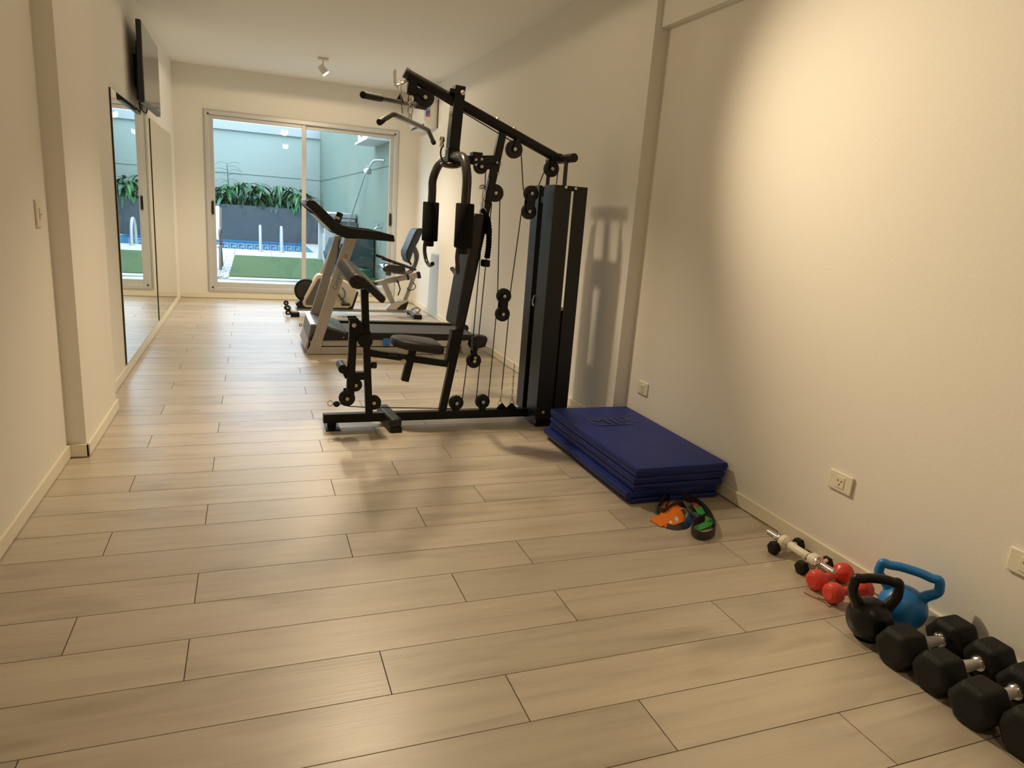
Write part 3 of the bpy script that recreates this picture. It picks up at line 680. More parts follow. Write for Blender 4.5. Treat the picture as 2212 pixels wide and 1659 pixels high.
for s in (0, 1):
    m = MB(); c = p3((1.323, 1.023), 3.985+.03*s); m.cyl(c+V(0, 0, .018), c-V(0, 0, .022), .024, 18); m.build('end_knob', M_['rubber'], t, bevel=.005)
m = MB(); m.tube([p3((1.283, 1.452), 3.99), p3((1.292, 1.407), 3.99), p3((1.282, 1.377), 3.99), p3((1.275, 1.406), 3.99)], .004, 8, closed=True, sub=3); m.cyl(p3((1.282, 1.377), 3.99), p3((1.281, 1.345), 3.99), .013, 12)
m.tube([p3((1.283, 1.326), 3.99)+V(.018*math.cos(k*PI/5), 0, .018*math.sin(k*PI/5)) for k in range(10)], .005, 8, closed=True); m.build('snap_hook', M_['chrome'], t)

# ------------------------------------------------------------ treadmill
YNr, YFr = 6.15, 6.85
tm = thing('treadmill', 'silver and black motorised treadmill standing sideways behind the multi gym', 'treadmill', (1.2, 6.5, 0))
m = MB(); m.prism([(.445, .004), (.552, .004), (.582, .150), (.854, 1.02), (.757, 1.02)], YNr-.004, YNr+.045); up = m.build('upright', M_['silver'], tm, bevel=.004)
o_ = (0.688, 0.574); place_text('print', 'Corplus', .056, M_['blue'], (o_[0], YNr-.0045, o_[1]), (.29, 0, 1), (-1, 0, .29), up, .0008)
o_ = (0.741, 0.752); place_text('print', 'fitness', .054, M_['brown'], (o_[0], YNr-.0045, o_[1]), (.29, 0, 1), (-1, 0, .29), up, .0008)
m = MB(); m.prism([(.445, .004), (.552, .004), (.60, .20), (.812, 1.01), (.745, 1.01)], YFr-.045, YFr+.004); m.build('upright', M_['silver'], tm, bevel=.004)
m = MB()
for y0, y1 in ((YNr, YNr+.045), (YFr-.045, YFr)): m.rng(.50, 1.72, y0, y1, .004, .066)
m.rng(.45, .50, YNr+.02, YFr-.02, .004, .035); m.build('floor_frame', M_['silver'], tm, bevel=.004, split=True)
m = MB()
for y0, y1 in ((YNr+.01, YNr+.05), (YFr-.05, YFr-.01)): m.rng(.47, 1.90, y0, y1, .075, .138)
m.build('deck_frame', M_['silver'], tm, bevel=.003, split=True)
m = MB()
for y in (YNr+.005, YFr-.06): m.prism([(1.87, .0), (1.93, .0), (1.945, .05), (1.90, .12), (1.86, .12), (1.85, .05)], y, y+.05)
m.build('rear_foot', M_['silver'], tm, bevel=.006, split=True)
m = MB(); m.rng(1.02, 1.85, YNr+.06, YFr-.06, .03, .14); m.build('under_deck', M_['blackplastic'], tm)
m = MB()
for y0, y1 in ((YNr, YNr+.075), (YFr-.075, YFr)): m.prism([(.78, .135), (1.95, .135), (1.99, .155), (1.96, .192), (.78, .207)], y0, y1)
m.build('side_rail', M_['blackplastic'], tm, bevel=.006, split=True)
m = MB(); m.prism([(.80, .15), (1.97, .135), (1.975, .172), (.80, .183)], YNr+.075, YFr-.075); m.build('running_belt', M_['belt'], tm)
for y0 in (YNr-.012, YFr-.085):
    m = MB(); m.prism([(1.93, .065), (2.02, .06), (2.085, .075), (2.105, .15), (2.09, .178), (1.94, .19)], y0, y0+.10); m.build('rear_end_cap', M_['blackplastic'], tm, bevel=.010, seg=3)
m = MB(); m.cyl((2.02, YNr+.08, .125), (2.02, YFr-.08, .125), .032, 16); m.build('rear_roller', M_['rubber'], tm)
ya, yb = YNr+.004, YFr-.004
m = MB(); m.prism([(.452, .13), (.478, .262), (.53, .268), (.62, .255), (.79, .20), (.80, .135)], ya, yb); m.build('motor_hood', M_['greenish'], tm, bevel=.012, seg=3)
m = MB(); m.prism([(.455, .125), (.52, .24), (.60, .235), (.79, .185), (.79, .13)], ya-.003, ya+.002); m.build('hood_side', M_['blackplastic'], tm)
m = MB(); m.prism([(.470, .258), (.472, .268), (.512, .274), (.514, .264)], ya+.01, yb-.01); m.build('hood_highlight', M_['steel'], tm, bevel=.002)  # pale strip modelled in place of the highlight along the hood's front edge
m = MB(); m.prism([(.425, .05), (.445, .05), (.468, .13), (.452, .13)], ya+.02, yb-.02); m.build('front_bumper', M_['silver'], tm)
m = MB(); m.tube([(.43+.012*math.cos(k*PI/4), 6.78, .155+.012*math.sin(k*PI/4)) for k in range(8)], .004, 8, closed=True); m.build('safety_ring', M_['rubber'], tm)
# console and handrails
prof = [(.430, 1.276), (.456, 1.318), (.503, 1.317), (.658, 1.181), (.720, 1.135), (.787, 1.111), (.90, 1.103), (1.056, 1.093), (1.183, 1.070), (1.193, 1.012), (.887, 1.022), (.765, 1.020), (.70, 1.040), (.64, 1.078), (.55, 1.165), (.52, 1.20)]
m = MB()
for y0, y1 in ((YNr+.03, YNr+.085), (YFr-.085, YFr-.03)): m.prism(prof, y0, y1)
m.build('handrail', M_['blackplastic'], tm, bevel=.010, seg=3, split=True)
m = MB(); m.prism([(.432, 1.276), (.458, 1.318), (.503, 1.317), (.675, 1.165), (.66, 1.12), (.62, 1.13), (.50, 1.235)], YNr+.085, YFr-.085); con = m.build('console', M_['blackplastic'], tm, bevel=.008)
m = MB(); m.box((.585, 6.5, 1.252), (.16, .30, .004), Euler((0, math.radians(41.3), 0)).to_matrix()); m.build('display', M_['screen'], con)
m = MB(); m.box((.440, 6.5, 1.30), (.018, .52, .03), Euler((0, math.radians(-30), 0)).to_matrix()); m.build('console_trim', M_['silver'], con, bevel=.004)
m = MB(); m.prism([(.50, 1.205), (.655, 1.068), (.665, 1.075), (.55, 1.19)], YNr+.10, YFr-.10); m.build('console_back', M_['silver'], con)
m = MB(); m.tube([(.70, 6.3, 1.13), (.73, 6.3, 1.23)], .028, 16); b_ = m.build('bottle', M_['blackplastic'], tm, bevel=.004)
m = MB(); m.cyl((.708, 6.3, 1.172), (.715, 6.3, 1.192), .0295, 16); m.build('bottle_highlight', M_['cream'], b_)  # cream ring painted as the yellow highlight on the black bottle
m = MB(); m.tube([(.78, 6.78, .98), (.77, 6.80, .80)], .006, 8); m.build('console_cable', M_['cable'], tm)
m = MB(); m.rng(1.62, 1.845, YNr+.0075, YNr+.0095, .086, .130); lb = m.build('rail_label', M_['label'], tm)
place_text('label_print', 'CBT', .032, M_['labelg'], (1.645, YNr+.006, .097), (1, 0, 0), (0, 0, 1), lb, .0006)
place_text('label_print', 'GC+', .032, M_['labelg'], (1.775, YNr+.006, .097), (1, 0, 0), (0, 0, 1), lb, .0006)
for x, z in ((.545, .155), (.555, .092), (.755, .158)):
    m = MB(); m.lathe((x, YNr-.004, z), (0, -1, 0), [(0, .006), (.002, .005)], 8); m.build('screw', M_['bolt'], tm)
m = MB(); m.rng(1.105, 1.165, YNr-.012, YNr+.002, .082, .152); m.rng(1.50, 1.548, YNr-.012, YNr+.002, .118, .152)
m.build('rail_clip', M_['bluep'], tm, bevel=.006, split=True)

# ------------------------------------------------------------ recumbent bike near the window
YBk = 8.45
bk = thing('recumbent_bike', 'white and grey recumbent exercise bike by the window behind the treadmill', 'exercise bike', (1.1, YBk, 0))
def X(pts, y0, y1, name, mat, par=bk, bevel=.006, seg=2):
    m = MB(); m.prism(pts, y0, y1); return m.build(name, M_[mat], par, bevel=bevel, seg=seg)
X([(.47, .048), (1.86, .048), (1.86, .078), (.47, .078)], YBk-.03, YBk+.03, 'base_rail', 'silver')
for nm, xx, w_ in (('front_stabiliser', .44, .22), ('rear_stabiliser', 1.88, .22)):
    m = MB(); m.beam((xx+.02, YBk-w_, .045), (xx+.02, YBk+w_, .045), .075, .06, (1, 0, 0)); st = m.build(nm, M_['silver'], bk, bevel=.018, seg=3)
    for s in (-1, 1):
        m = MB(); m.rng(xx-.03, xx+.07, YBk+s*(w_-.02)-.025, YBk+s*(w_-.02)+.025, 0, .055); m.build('rubber_foot', M_['rubber'], st, bevel=.01)
for s in (-1, 1):
    for dx, z in ((-.055, .105), (-.05, .048)):
        m = MB(); m.cyl((.435+dx, YBk+s*.19-.014, z), (.435+dx, YBk+s*.19+.014, z), .030, 20); w_ = m.build('transport_wheel', M_['rubber'], bk, bevel=.004)
        m = MB(); m.cyl((.435+dx, YBk+s*.19-.016, z), (.435+dx, YBk+s*.19+.016, z), .013, 14); m.build('wheel_hub', M_['chrome'], w_)
m = MB(); m.cyl((.600, YBk-.018, .285), (.600, YBk+.018, .285), .138, 48); fw = m.build('flywheel', M_['blackplastic'], bk, bevel=.012, seg=3)
m = MB(); m.lathe((.600, YBk-.019, .285), (0, -1, 0), [(0, .11), (.003, .105), (.003, .03), (.006, .03)], 36); m.build('flywheel_face', M_['flyface'], fw)
X([(.70, .30), (.56, .20), (.475, .13), (.50, .078), (1.135, .078), (1.20, .29), (1.165, .30), (1.09, .115), (.60, .115), (.62, .27)], YBk-.062, YBk+.062, 'lower_shell', 'blackplastic')
X([(.781, .491), (.730, .492), (.695, .455), (.545, .155), (.560, .105), (.60, .092), (1.07, .092), (1.125, .12), (1.185, .305), (1.15, .36), (1.03, .43), (.90, .45)], YBk-.07, YBk+.07, 'body_shell', 'bikewhite', bevel=.02, seg=4)
X([(.755, .44), (.725, .43), (.585, .165), (.590, .125), (.78, .118), (.86, .20), (.80, .42)], YBk-.074, YBk-.066, 'side_panel', 'bikegrey', bevel=.003)
m = MB(); m.tube([(.955+.085*math.cos(a), YBk-.072, .27+.085*math.sin(a)) for a in [(-.40+.12*i)*PI/1.0 for i in range(7)]], .006, 8); m.build('crank_ring_print', M_['blue'], bk)
m = MB(); m.cyl((.95, YBk-.16, .27), (.95, YBk+.16, .27), .014, 12); m.beam((.95, YBk-.10, .27), (1.03, YBk-.10, .16), .014, .028); m.beam((.95, YBk+.10, .27), (.87, YBk+.10, .38), .014, .028); m.build('crank', M_['bikegrey'], bk)
for s, px, pz in ((-1, 1.035, .155), (1, .865, .385)):
    m = MB(); m.box((px, YBk+s*.155, pz), (.10, .09, .028)); m.build('pedal', M_['blackplastic'], bk, bevel=.006)
# seat rail frame
m = MB(); m.tube([(1.36, YBk, .392), (1.43, YBk, .400)], .030, 18); m.build('rail_collar', M_['blackplastic'], bk)
m = MB(); m.beam((1.40, YBk, .395), (1.93, YBk, .520), .055, .060); m.build('seat_rail', M_['silver'], bk, bevel=.008, seg=3)
m = MB(); m.beam((1.785, YBk, .487), (1.81, YBk, .493), .064, .070); m.build('rail_band', M_['blackplastic'], bk)
m = MB(); m.beam((1.915, YBk, .515), (1.955, YBk, .525), .075, .080); m.build('rail_end_cap', M_['blackplastic'], bk, bevel=.008)
m = MB(); m.tube([(1.875, YBk, .49), (1.77, YBk, .18)], .026, 18); m.build('rear_post', M_['silver'], bk)
m = MB(); m.beam((1.51, YBk, .40), (1.625, YBk, .16), .05, .065); m.build('front_post', M_['silver'], bk, bevel=.006)
m = MB(); m.tube([(1.86, YBk-.03, .43), (1.89, YBk-.06, .39), (1.87, YBk-.06, .35), (1.81, YBk-.05, .33), (1.79, YBk-.03, .36)], .005, 8, sub=5); m.build('sensor_cable', M_['cable'], bk)
X([(1.545, .088), (1.60, .155), (1.68, .200), (1.815, .212), (1.785, .10), (1.76, .088)], YBk-.06, YBk+.06, 'rear_cover', 'bikewhite', bevel=.01, seg=3)
X([(1.66, .092), (1.72, .150), (1.812, .198), (1.780, .092)], YBk-.064, YBk-.058, 'cover_panel', 'blackplastic', bevel=.002)
X([(1.552, .092), (1.535, .098), (1.60, .165), (1.685, .207), (1.69, .196), (1.615, .155)], YBk-.063, YBk-.056, 'cover_trim', 'steel', bevel=.002)
m = MB(); m.tube([(1.80, YBk-.2, .07), (1.83, YBk-.22, .125), (1.89, YBk-.22, .14), (1.92, YBk-.22, .11), (1.87, YBk-.2, .065)], .011, 10, sub=5); m.build('lift_handle', M_['silver'], bk)
# seat
X([(1.475, .615), (1.455, .60), (1.470, .558), (1.715, .548), (1.735, .57), (1.725, .635), (1.52, .645)], YBk-.19, YBk+.19, 'seat_cushion', 'blackgloss', bevel=.025, seg=4)
m = MB(); m.tube([(1.56, YBk, .50), (1.56, YBk, .56)], .035, 14); m.tube([(1.60, YBk-.06, .545), (1.75, YBk-.06, .535), (1.83, YBk-.06, .56), (1.88, YBk-.05, .63), (1.91, YBk-.04, .76), (1.87, YBk-.03, .86)], .014, 12, sub=6); m.tube([(1.60, YBk+.06, .545), (1.75, YBk+.06, .535), (1.83, YBk+.06, .56), (1.88, YBk+.05, .63), (1.91, YBk+.04, .76), (1.87, YBk+.03, .86)], .014, 12, sub=6)
m.build('seat_frame', M_['bikegrey'], bk, split=True)
for s in (-1, 1):
    m = MB(); y = YBk+s*.235; m.tube([(1.435, y, .722), (1.50, y, .705), (1.60, y, .672), (1.72, y, .635), (1.83, y, .605), (1.86, y-s*.10, .60)], .013, 12, sub=4); h = m.build('side_handlebar', M_['blackplastic'], bk)
    m = MB(); m.tube([(1.435, y, .722), (1.545, y, .690)], .018, 14); m.build('grip', M_['rubber'], h)
bp_ = [(1.735, .80), (1.76, .86), (1.835, 1.05), (1.865, 1.08), (1.925, 1.082), (1.925, 1.04), (1.875, .92), (1.83, .84), (1.815, .78), (1.79, .70), (1.80, .655), (1.765, .68), (1.74, .74)]
X(bp_, YBk-.17, YBk+.17, 'backrest', 'mesh', bevel=.02, seg=4)
m = MB(); m.tube([(1.80, YBk-.175, .655), (1.748, YBk-.178, .74), (1.742, YBk-.178, .80), (1.77, YBk-.176, .87), (1.84, YBk-.172, 1.04), (1.87, YBk-.165, 1.075), (1.92, YBk-.16, 1.078)], .012, 10, sub=5); m.build('backrest_rim', M_['blackplastic'], bk)
m = MB(); m.prism([(1.845, .87), (1.915, .78), (1.90, .64), (1.865, .62), (1.885, .70), (1.875, .77), (1.84, .82)], YBk-.05, YBk+.05); m.build('back_bracket', M_['bikegrey'], bk, bevel=.006)
m = MB(); m.tube([(1.655, YBk-.05, .455), (1.675, YBk-.06, .418), (1.700, YBk-.06, .342), (1.675, YBk-.06, .266)], .008, 10); m.build('adjust_lever', M_['blackplastic'], bk)
m = MB(); m.rng(1.63, 1.69, YBk-.05, YBk+.03, .42, .455); m.build('lever_mount', M_['silver'], bk, bevel=.004)
# front mast with its console (mostly hidden behind the treadmill)
m = MB(); m.tube([(.76, YBk, .45), (.90, YBk, .80), (.93, YBk, .86)], .024, 14); m.build('console_mast', M_['silver'], bk)
m = MB(); m.box((.935, YBk, .90), (.05, .18, .12), Euler((0, math.radians(20), 0)).to_matrix()); m.build('console', M_['blackplastic'], bk, bevel=.012)

# ------------------------------------------------------------ blue folding mats
def gym_mat(x0, x1, y0, y1, z0, z1, label, rot=0):
    t = thing('exercise_mat', label, 'mat', ((x0+x1)/2, (y0+y1)/2, z0), 'stacked blue exercise mats')
    nx, ny = 16, 26; m = MB(); hx, hy, hz = (x1-x0)/2, (y1-y0)/2, (z1-z0)/2
    c = Vector(((x0+x1)/2, (y0+y1)/2, (z0+z1)/2)); random.seed(label)
    ph = random.random()*6
    top = []; bot = []
    for j in range(ny+1):
        rt = []; rb = []
        for i in range(nx+1):
            u, v = i/nx*2-1, j/ny*2-1
            e = (1-abs(u)**10)*(1-abs(v)**14)
            zz = hz-.004*(1-e)+.0014*math.sin(5*u+ph)*math.sin(7*v+ph)*e
            px = u*(hx-.002*(1-(1-abs(v)**10))); py = v*(hy+.002*math.sin(6*u+ph))
            rt.append(m.bm.verts.new(c+V(px, py, zz))); rb.append(m.bm.verts.new(c+V(px, py, -hz+.003*(1-e))))
        top.append(rt); bot.append(rb)
    for j in range(ny):
        for i in range(nx):
            m._f([top[j][i], top[j][i+1], top[j+1][i+1], top[j+1][i]]); m._f([bot[j][i], bot[j+1][i], bot[j+1][i+1], bot[j][i+1]])
    mid = {}
    per = [(j, 0) for j in range(ny)]+[(ny, i) for i in range(nx)]+[(j, nx) for j in range(ny, 0, -1)]+[(0, i) for i in range(nx, 0, -1)]
    mv = []
    for (j, i) in per:
        a = top[j][i].co; b_ = bot[j][i].co; q = (a+b_)/2; dq = Vector((q.x-c.x, q.y-c.y, 0)); 
        ox = .003 if i == nx else (-.003 if i == 0 else 0); oy = .003 if j == ny else (-.003 if j == 0 else 0)
        mv.append((m.bm.verts.new(Vector((q.x+ox, q.y+oy, (a.z*.75+b_.z*.25)))), m.bm.verts.new(Vector((q.x+ox, q.y+oy, (a.z*.25+b_.z*.75))))))
    n = len(per)
    for k in range(n):
        A, B = per[k], per[(k+1) % n]
        m._f([top[A[0]][A[1]], top[B[0]][B[1]], mv[(k+1) % n][0], mv[k][0]]); m._f([mv[k][0], mv[(k+1) % n][0], mv[(k+1) % n][1], mv[k][1]]); m._f([mv[k][1], mv[(k+1) % n][1], bot[B[0]][B[1]], bot[A[0]][A[1]]])
    pad_ = m.build('mat_cover', M_['matblue'], t, angle=50)
    m = MB(); r = .0022
    m.tube([(x0-.004, y0-.004, z0+hz*1.0), (x1+.004, y0-.004, z0+hz), (x1+.004, y1+.004, z0+hz), (x0-.004, y1+.004, z0+hz)], r, 6, closed=True); m.build('seam', M_['matpiping'], t)
    if rot:
        t.rotation_euler.z = rot
    return t
gym_mat(1.690, 2.190, 2.665, 3.675, .002, .030, 'blue vinyl mat at the very bottom of the stack, on the floor')
gym_mat(1.665, 2.180, 2.670, 3.680, .030, .070, 'blue vinyl mat, second from the bottom of the stack, sticking out to the left')
gym_mat(1.695, 2.200, 2.655, 3.665, .070, .108, 'blue vinyl mat in the middle of the stack')
gym_mat(1.690, 2.205, 2.650, 3.660, .108, .148, 'blue vinyl mat directly under the topmost one')
tp = gym_mat(1.690, 2.210, 2.640, 3.665, .148, .196, 'topmost blue vinyl mat of the stack, with faded lettering')
place_text('faded_print', 'MIR', .155, M_['matprint'], (1.785, 3.320, .1984), (1, .0, 0), (0, 1, 0), tp, .0006, 1.22)
m = MB(); m.rng(1.80, 2.05, 3.288, 3.300, .1970, .1988); m.build('faded_line', M_['matprint'], tp)

# ------------------------------------------------------------ free weights along the right wall
def hexdb(name, label, cat, c, ang, L, head_l, R, rh, mat, group, handle='chromek', roll=0, chrome=True):
    t = thing(name, label, cat, c, group); t.rotation_euler = (0, 0, 0)
    apo = R*math.cos(PI/6); d = V(math.cos(ang), math.sin(ang), 0); sd = V(-math.sin(ang), math.cos(ang), 0); up_ = V(0, 0, 1)
    cc = Vector(c)+V(0, 0, apo+.0005)
    for s in (-1, 1):
        m = MB(); rings = []
        for tt, k in ((L/2-head_l, .72), (L/2-head_l*.86, 1), (L/2-head_l*.14, 1), (L/2, .74)):
            rings.append([m.bm.verts.new(cc+d*s*tt+R*k*(math.cos(PI/6+i*PI/3+PI/6)*sd+math.sin(PI/6+i*PI/3+PI/6)*up_)) for i in range(6)])
        for A, B in zip(rings, rings[1:]):
            for i in range(6): m._f([A[i], A[(i+1) % 6], B[(i+1) % 6], B[i]])
        m._f(rings[0][::-1]); m._f(rings[-1]); m.build('head', M_[mat], t, bevel=R*.10, seg=3)
        if chrome:
            m = MB(); m.lathe(cc+d*s*(L/2-head_l+.003), -d*s, [(0, rh*1.55), (.006, rh*1.5), (.008, rh*1.2), (.014, rh*1.25), (.018, rh)], 20); m.build('collar', M_['chrome'], t)
    m = MB(); h = L/2-head_l
    m.lathe(cc-d*h, d, [(0, rh), (h*.4, rh*1.0), (h, rh*1.16), (h*1.6, rh), (2*h, rh)], 20); m.build('handle', M_[handle], t)
    return t
GB = 'black hex dumbbells in a row by the right wall'
hexdb('hex_dumbbell', 'black rubber hex dumbbell nearest to the kettlebells', 'dumbbell', (2.040, 1.352, 0), -.01, .335, .112, .071, .016, 'hexr', GB)
hexdb('hex_dumbbell', 'black rubber hex dumbbell, second from the kettlebells', 'dumbbell', (2.045, 1.226, 0), .0, .325, .105, .070, .016, 'hexr', GB)
hexdb('hex_dumbbell', 'black rubber hex dumbbell, third from the kettlebells', 'dumbbell', (2.026, 1.093, 0), .05, .330, .113, .072, .016, 'hexr', GB)
hexdb('hex_dumbbell', 'black rubber hex dumbbell at the bottom right corner of the photo', 'dumbbell', (2.055, .955, 0), .02, .345, .12, .078, .016, 'hexr', GB)
GR = 'red dumbbells'
def reddb(label, c, ang, L):
    t = thing('vinyl_dumbbell', label, 'dumbbell', c, GR); R = .042; d = V(math.cos(ang), math.sin(ang), 0); sd = V(-math.sin(ang), math.cos(ang), 0)
    cc = Vector(c)+V(0, 0, R*.93)
    m = MB(); rings = []
    prof = [(-L/2, .55, 1), (-L/2+.010, .92, 1), (-L/2+.030, 1.0, 1), (-L/2+.048, .92, 1), (-L/2+.062, .52, 0), (-L/2+.075, .36, 0), (0, .40, 0)]
    prof = prof+[(-a, b_, c_) for a, b_, c_ in prof[-2::-1]]
    n = 24
    for tt, k, hx in prof:
        ring = []
        for i in range(n):
            a = 2*PI*i/n; rad = R*k
            if hx: rad *= math.cos(PI/8)/max(.001, math.cos(((a+PI/8) % (PI/4))-PI/8))*1.0
            ring.append(m.bm.verts.new(cc+d*tt+rad*(math.cos(a)*sd+math.sin(a)*V(0, 0, 1))))
        rings.append(ring)
    for A, B in zip(rings, rings[1:]):
        for i in range(n): m._f([A[i], A[(i+1) % n], B[(i+1) % n], B[i]])
    m._f(rings[0][::-1]); m._f(rings[-1]); m.build('dumbbell_body', M_['red'], t, bevel=.004, seg=2, angle=28)
reddb('red vinyl dumbbell touching the chrome bar, farther from camera', (2.088, 1.812, 0), .14, .215)
reddb('red vinyl dumbbell nearer the camera, its end behind the black kettlebell handle', (2.072, 1.706, 0), -.02, .200)
# small black pair under the chrome bar
GS = 'small black hex dumbbells under the chrome bar'
hexdb('small_dumbbell', 'small black hex dumbbell with cream handle under the far end of the chrome bar', 'dumbbell', (2.118, 2.085, 0), .02, .165, .032, .030, .013, 'hexr', GS, 'cream', chrome=False)
hexdb('small_dumbbell', 'small black hex dumbbell with cream handle under the near end of the chrome bar', 'dumbbell', (2.112, 1.918, 0), .05, .165, .032, .030, .013, 'hexr', GS, 'cream', chrome=False)
t = thing('chrome_bar', 'threaded chrome dumbbell bar with cream sleeves lying across two small dumbbells', 'dumbbell bar', (2.09, 1.99, .04))
pa, pb = V(2.085, 2.165, .058), V(2.095, 1.805, .058); d = (pb-pa).normalized()
m = MB(); m.cyl(pa, pb, .0125, 18)
for a, b_ in ((pa, 1), (pb, -1)):
    for k in range(12): m.lathe(a+d*b_*(.004+k*.005), d*b_, [(0, .0125), (.0015, .0145), (.003, .0125)], 16)
m.build('threaded_rod', M_['chrome'], t)
m = MB(); m.lathe(pa+d*.125, d, [(0, .014), (.005, .017), (.115, .017), (.12, .014)], 18); m.build('grip_sleeve', M_['cream'], t)
for q, s in ((pa+d*.062, 1), (pb-d*.062, -1)):
    m = MB(); m.lathe(q, d*s, [(0, .017), (.012, .020), (.014, .028), (.018, .028)], 18)
    for k in range(5):
        a = 2*PI*k/5+.4; o_ = V(math.cos(a), 0, math.sin(a)); m.cyl(q+d*s*.006+o_*.014, q+d*s*.006+o_*.034, .008, 10)
    m.build('star_nut', M_['chrome'], t)
    m = MB(); m.lathe(q+d*s*.018, d*s, [(0, .020), (.004, .027), (.028, .029), (.034, .024), (.040, .020)], 22); m.build('cream_sleeve', M_['cream'], t)
    m = MB(); m.lathe(q+d*s*.056, d*s, [(0, .018), (.008, .021), (.012, .014)], 18); m.build('chrome_collar', M_['chrome'], t)

def kettlebell(label, c, R, H, hw, hr, yaw, mat, tilt=0.):
    t = thing('kettlebell', label, 'kettlebell', c, 'kettlebells')
    c = Vector(c); m = MB()
    prof = []
    for i in range(15):
        th = PI*(.14+.80*i/14); prof.append((R*.93-R*math.cos(th)*1.0, R*math.sin(th)))
    z_ = prof[0][0]
    m.lathe(c+V(0, 0, .0), (0, 0, 1), [(0.0, R*.52)]+[(max(.002, a-z_+.004), b_) for a, b_ in prof]+[(prof[-1][0]-z_+.006, .001)], 40)
    u = V(math.cos(yaw), math.sin(yaw), 0); zt = prof[-1][0]-z_
    m.build('bell', M_[mat], t, angle=60)
    m = MB()
    zc = c.z+R*.93
    P = [(-R*.50, zt*.70), (-R*.72, zt*.93), (-hw*.97, zt+.22*(H-zt)), (-hw, zt+.50*(H-zt)), (-hw*.93, zt+.76*(H-zt)), (-hw*.70, H-hr*1.35), (-hw*.32, H-hr), (hw*.32, H-hr), (hw*.70, H-hr*1.35), (hw*.93, zt+.76*(H-zt)), (hw, zt+.50*(H-zt)), (hw*.97, zt+.22*(H-zt)), (R*.72, zt*.93), (R*.50, zt*.70)]
    rad = [hr*1.5, hr*1.22, hr*1.05]+[hr]*8+[hr*1.05, hr*1.22, hr*1.5]
    m.tube([c+u*a+V(0, 0, b_) for a, b_ in P], rad, 18, sub=6); m.build('handle', M_[mat], t, angle=60)
    return t
kettlebell('black cast iron kettlebell standing in front of the blue one', (1.945, 1.500, 0), .074, .236, .073, .0160, -.45, 'kblack')
kettlebell('blue vinyl kettlebell behind the black one, against the wall', (2.118, 1.520, 0), .080, .236, .092, .0155, -1.0, 'kblue')

# hair elastic on the floor
m = MB(); m.tube([(1.946, 1.788)+(.003,) , (1.953, 1.760)+(.003,), (1.965, 1.731)+(.003,), (1.971, 1.710)+(.003,), (1.965, 1.686)+(.003,), (1.985, 1.690)+(.003,), (1.996, 1.717)+(.003,), (1.983, 1.726)+(.003,), (1.969, 1.746)+(.003,)], .0016, 6, sub=5)
tag(m.build('elastic_cord', M_['hair'], None), 'thin brown elastic cord lying on the floor before the red dumbbells', 'cord')

# ------------------------------------------------------------ resistance bands
def fl(p, z): return Vector((p[0], p[1], z))
t = thing('loop_band', 'dark purple loop band curled on its edge beside the blue mats', 'resistance band', (1.9, 2.4, 0))
Z_ = .021
m = MB()
pts = [(1.816, 2.550), (1.873, 2.603), (1.931, 2.677), (1.969, 2.681), (2.002, 2.640), (2.010, 2.594), (2.012, 2.528), (1.991, 2.448), (1.948, 2.357), (1.904, 2.290), (1.855, 2.260), (1.811, 2.256), (1.796, 2.286), (1.815, 2.337), (1.860, 2.385), (1.912, 2.408), (1.949, 2.426)]
P = [fl(p, Z_) for p in pts]
m.ribbon(P, .040, .0035, 5, V(0, 0, 1)); m.build('band_loop', M_['aubergine'], t)
m = MB()
pts = [(1.774, 2.553), (1.781, 2.515), (1.848, 2.549), (1.913, 2.568), (1.911, 2.526), (1.886, 2.459), (1.875, 2.411)]
m.ribbon([fl(p, z) for p, z in zip(pts, (.02, .02, .024, .03, .03, .026, .021))], .036, .0035, 5, [V(0, .1, 1), V(0, .1, 1), V(0, .2, 1), V(-.3, .6, 1), V(-.5, .3, 1), V(-.4, 0, 1), V(0, 0, 1)]); m.build('band_loop', M_['aubergine'], t)
m = MB(); pts = [(1.774, 2.553), (1.824, 2.607), (1.880, 2.663), (1.924, 2.690)]
m.ribbon([fl(p, .022) for p in pts], .040, .0035, 5, V(0, 0, 1)); m.build('band_loop', M_['aubergine'], t)
m = MB(); pts = [(1.729, 2.402), (1.763, 2.380), (1.815, 2.384)]
m.ribbon([fl(p, .006) for p in pts], .03, .003, 5, V(0, 1, .4)); m.build('band_tail', M_['aubergine'], t)
def flatband(name, pts, zs, wid, wd, mat, label):
    m = MB(); m.ribbon([fl(p, z) for p, z in zip(pts, zs)], wid, .0016, 6, wd); return tag(m.build(name, M_[mat], None), label, 'resistance band', 'latex bands on the floor')
m = MB()
q = [(1.689, 2.488), (1.703, 2.407), (1.885, 2.510), (1.890, 2.573), (1.801, 2.548), (1.739, 2.488)]
top_ = [(1.686, 2.484, .012), (1.70, 2.46, .014)]
ob = thing('flat_band', 'folded orange latex band with printed end beside the dark loop band', 'resistance band', (1.75, 2.43, 0), 'latex bands on the floor')
m = MB(); A = [(1.689, 2.488), (1.703, 2.407)]; B = [(1.754, 2.505), (1.761, 2.429)]; C = [(1.838, 2.588), (1.876, 2.512)]; D = [(1.884, 2.596), (1.897, 2.529)]
lay = [[fl(A[0], .004), fl(A[1], .004)], [fl(B[0], .012), fl(B[1], .012)], [fl(C[0], .030), fl(C[1], .024)], [fl(D[0], .030), fl(D[1], .022)]]
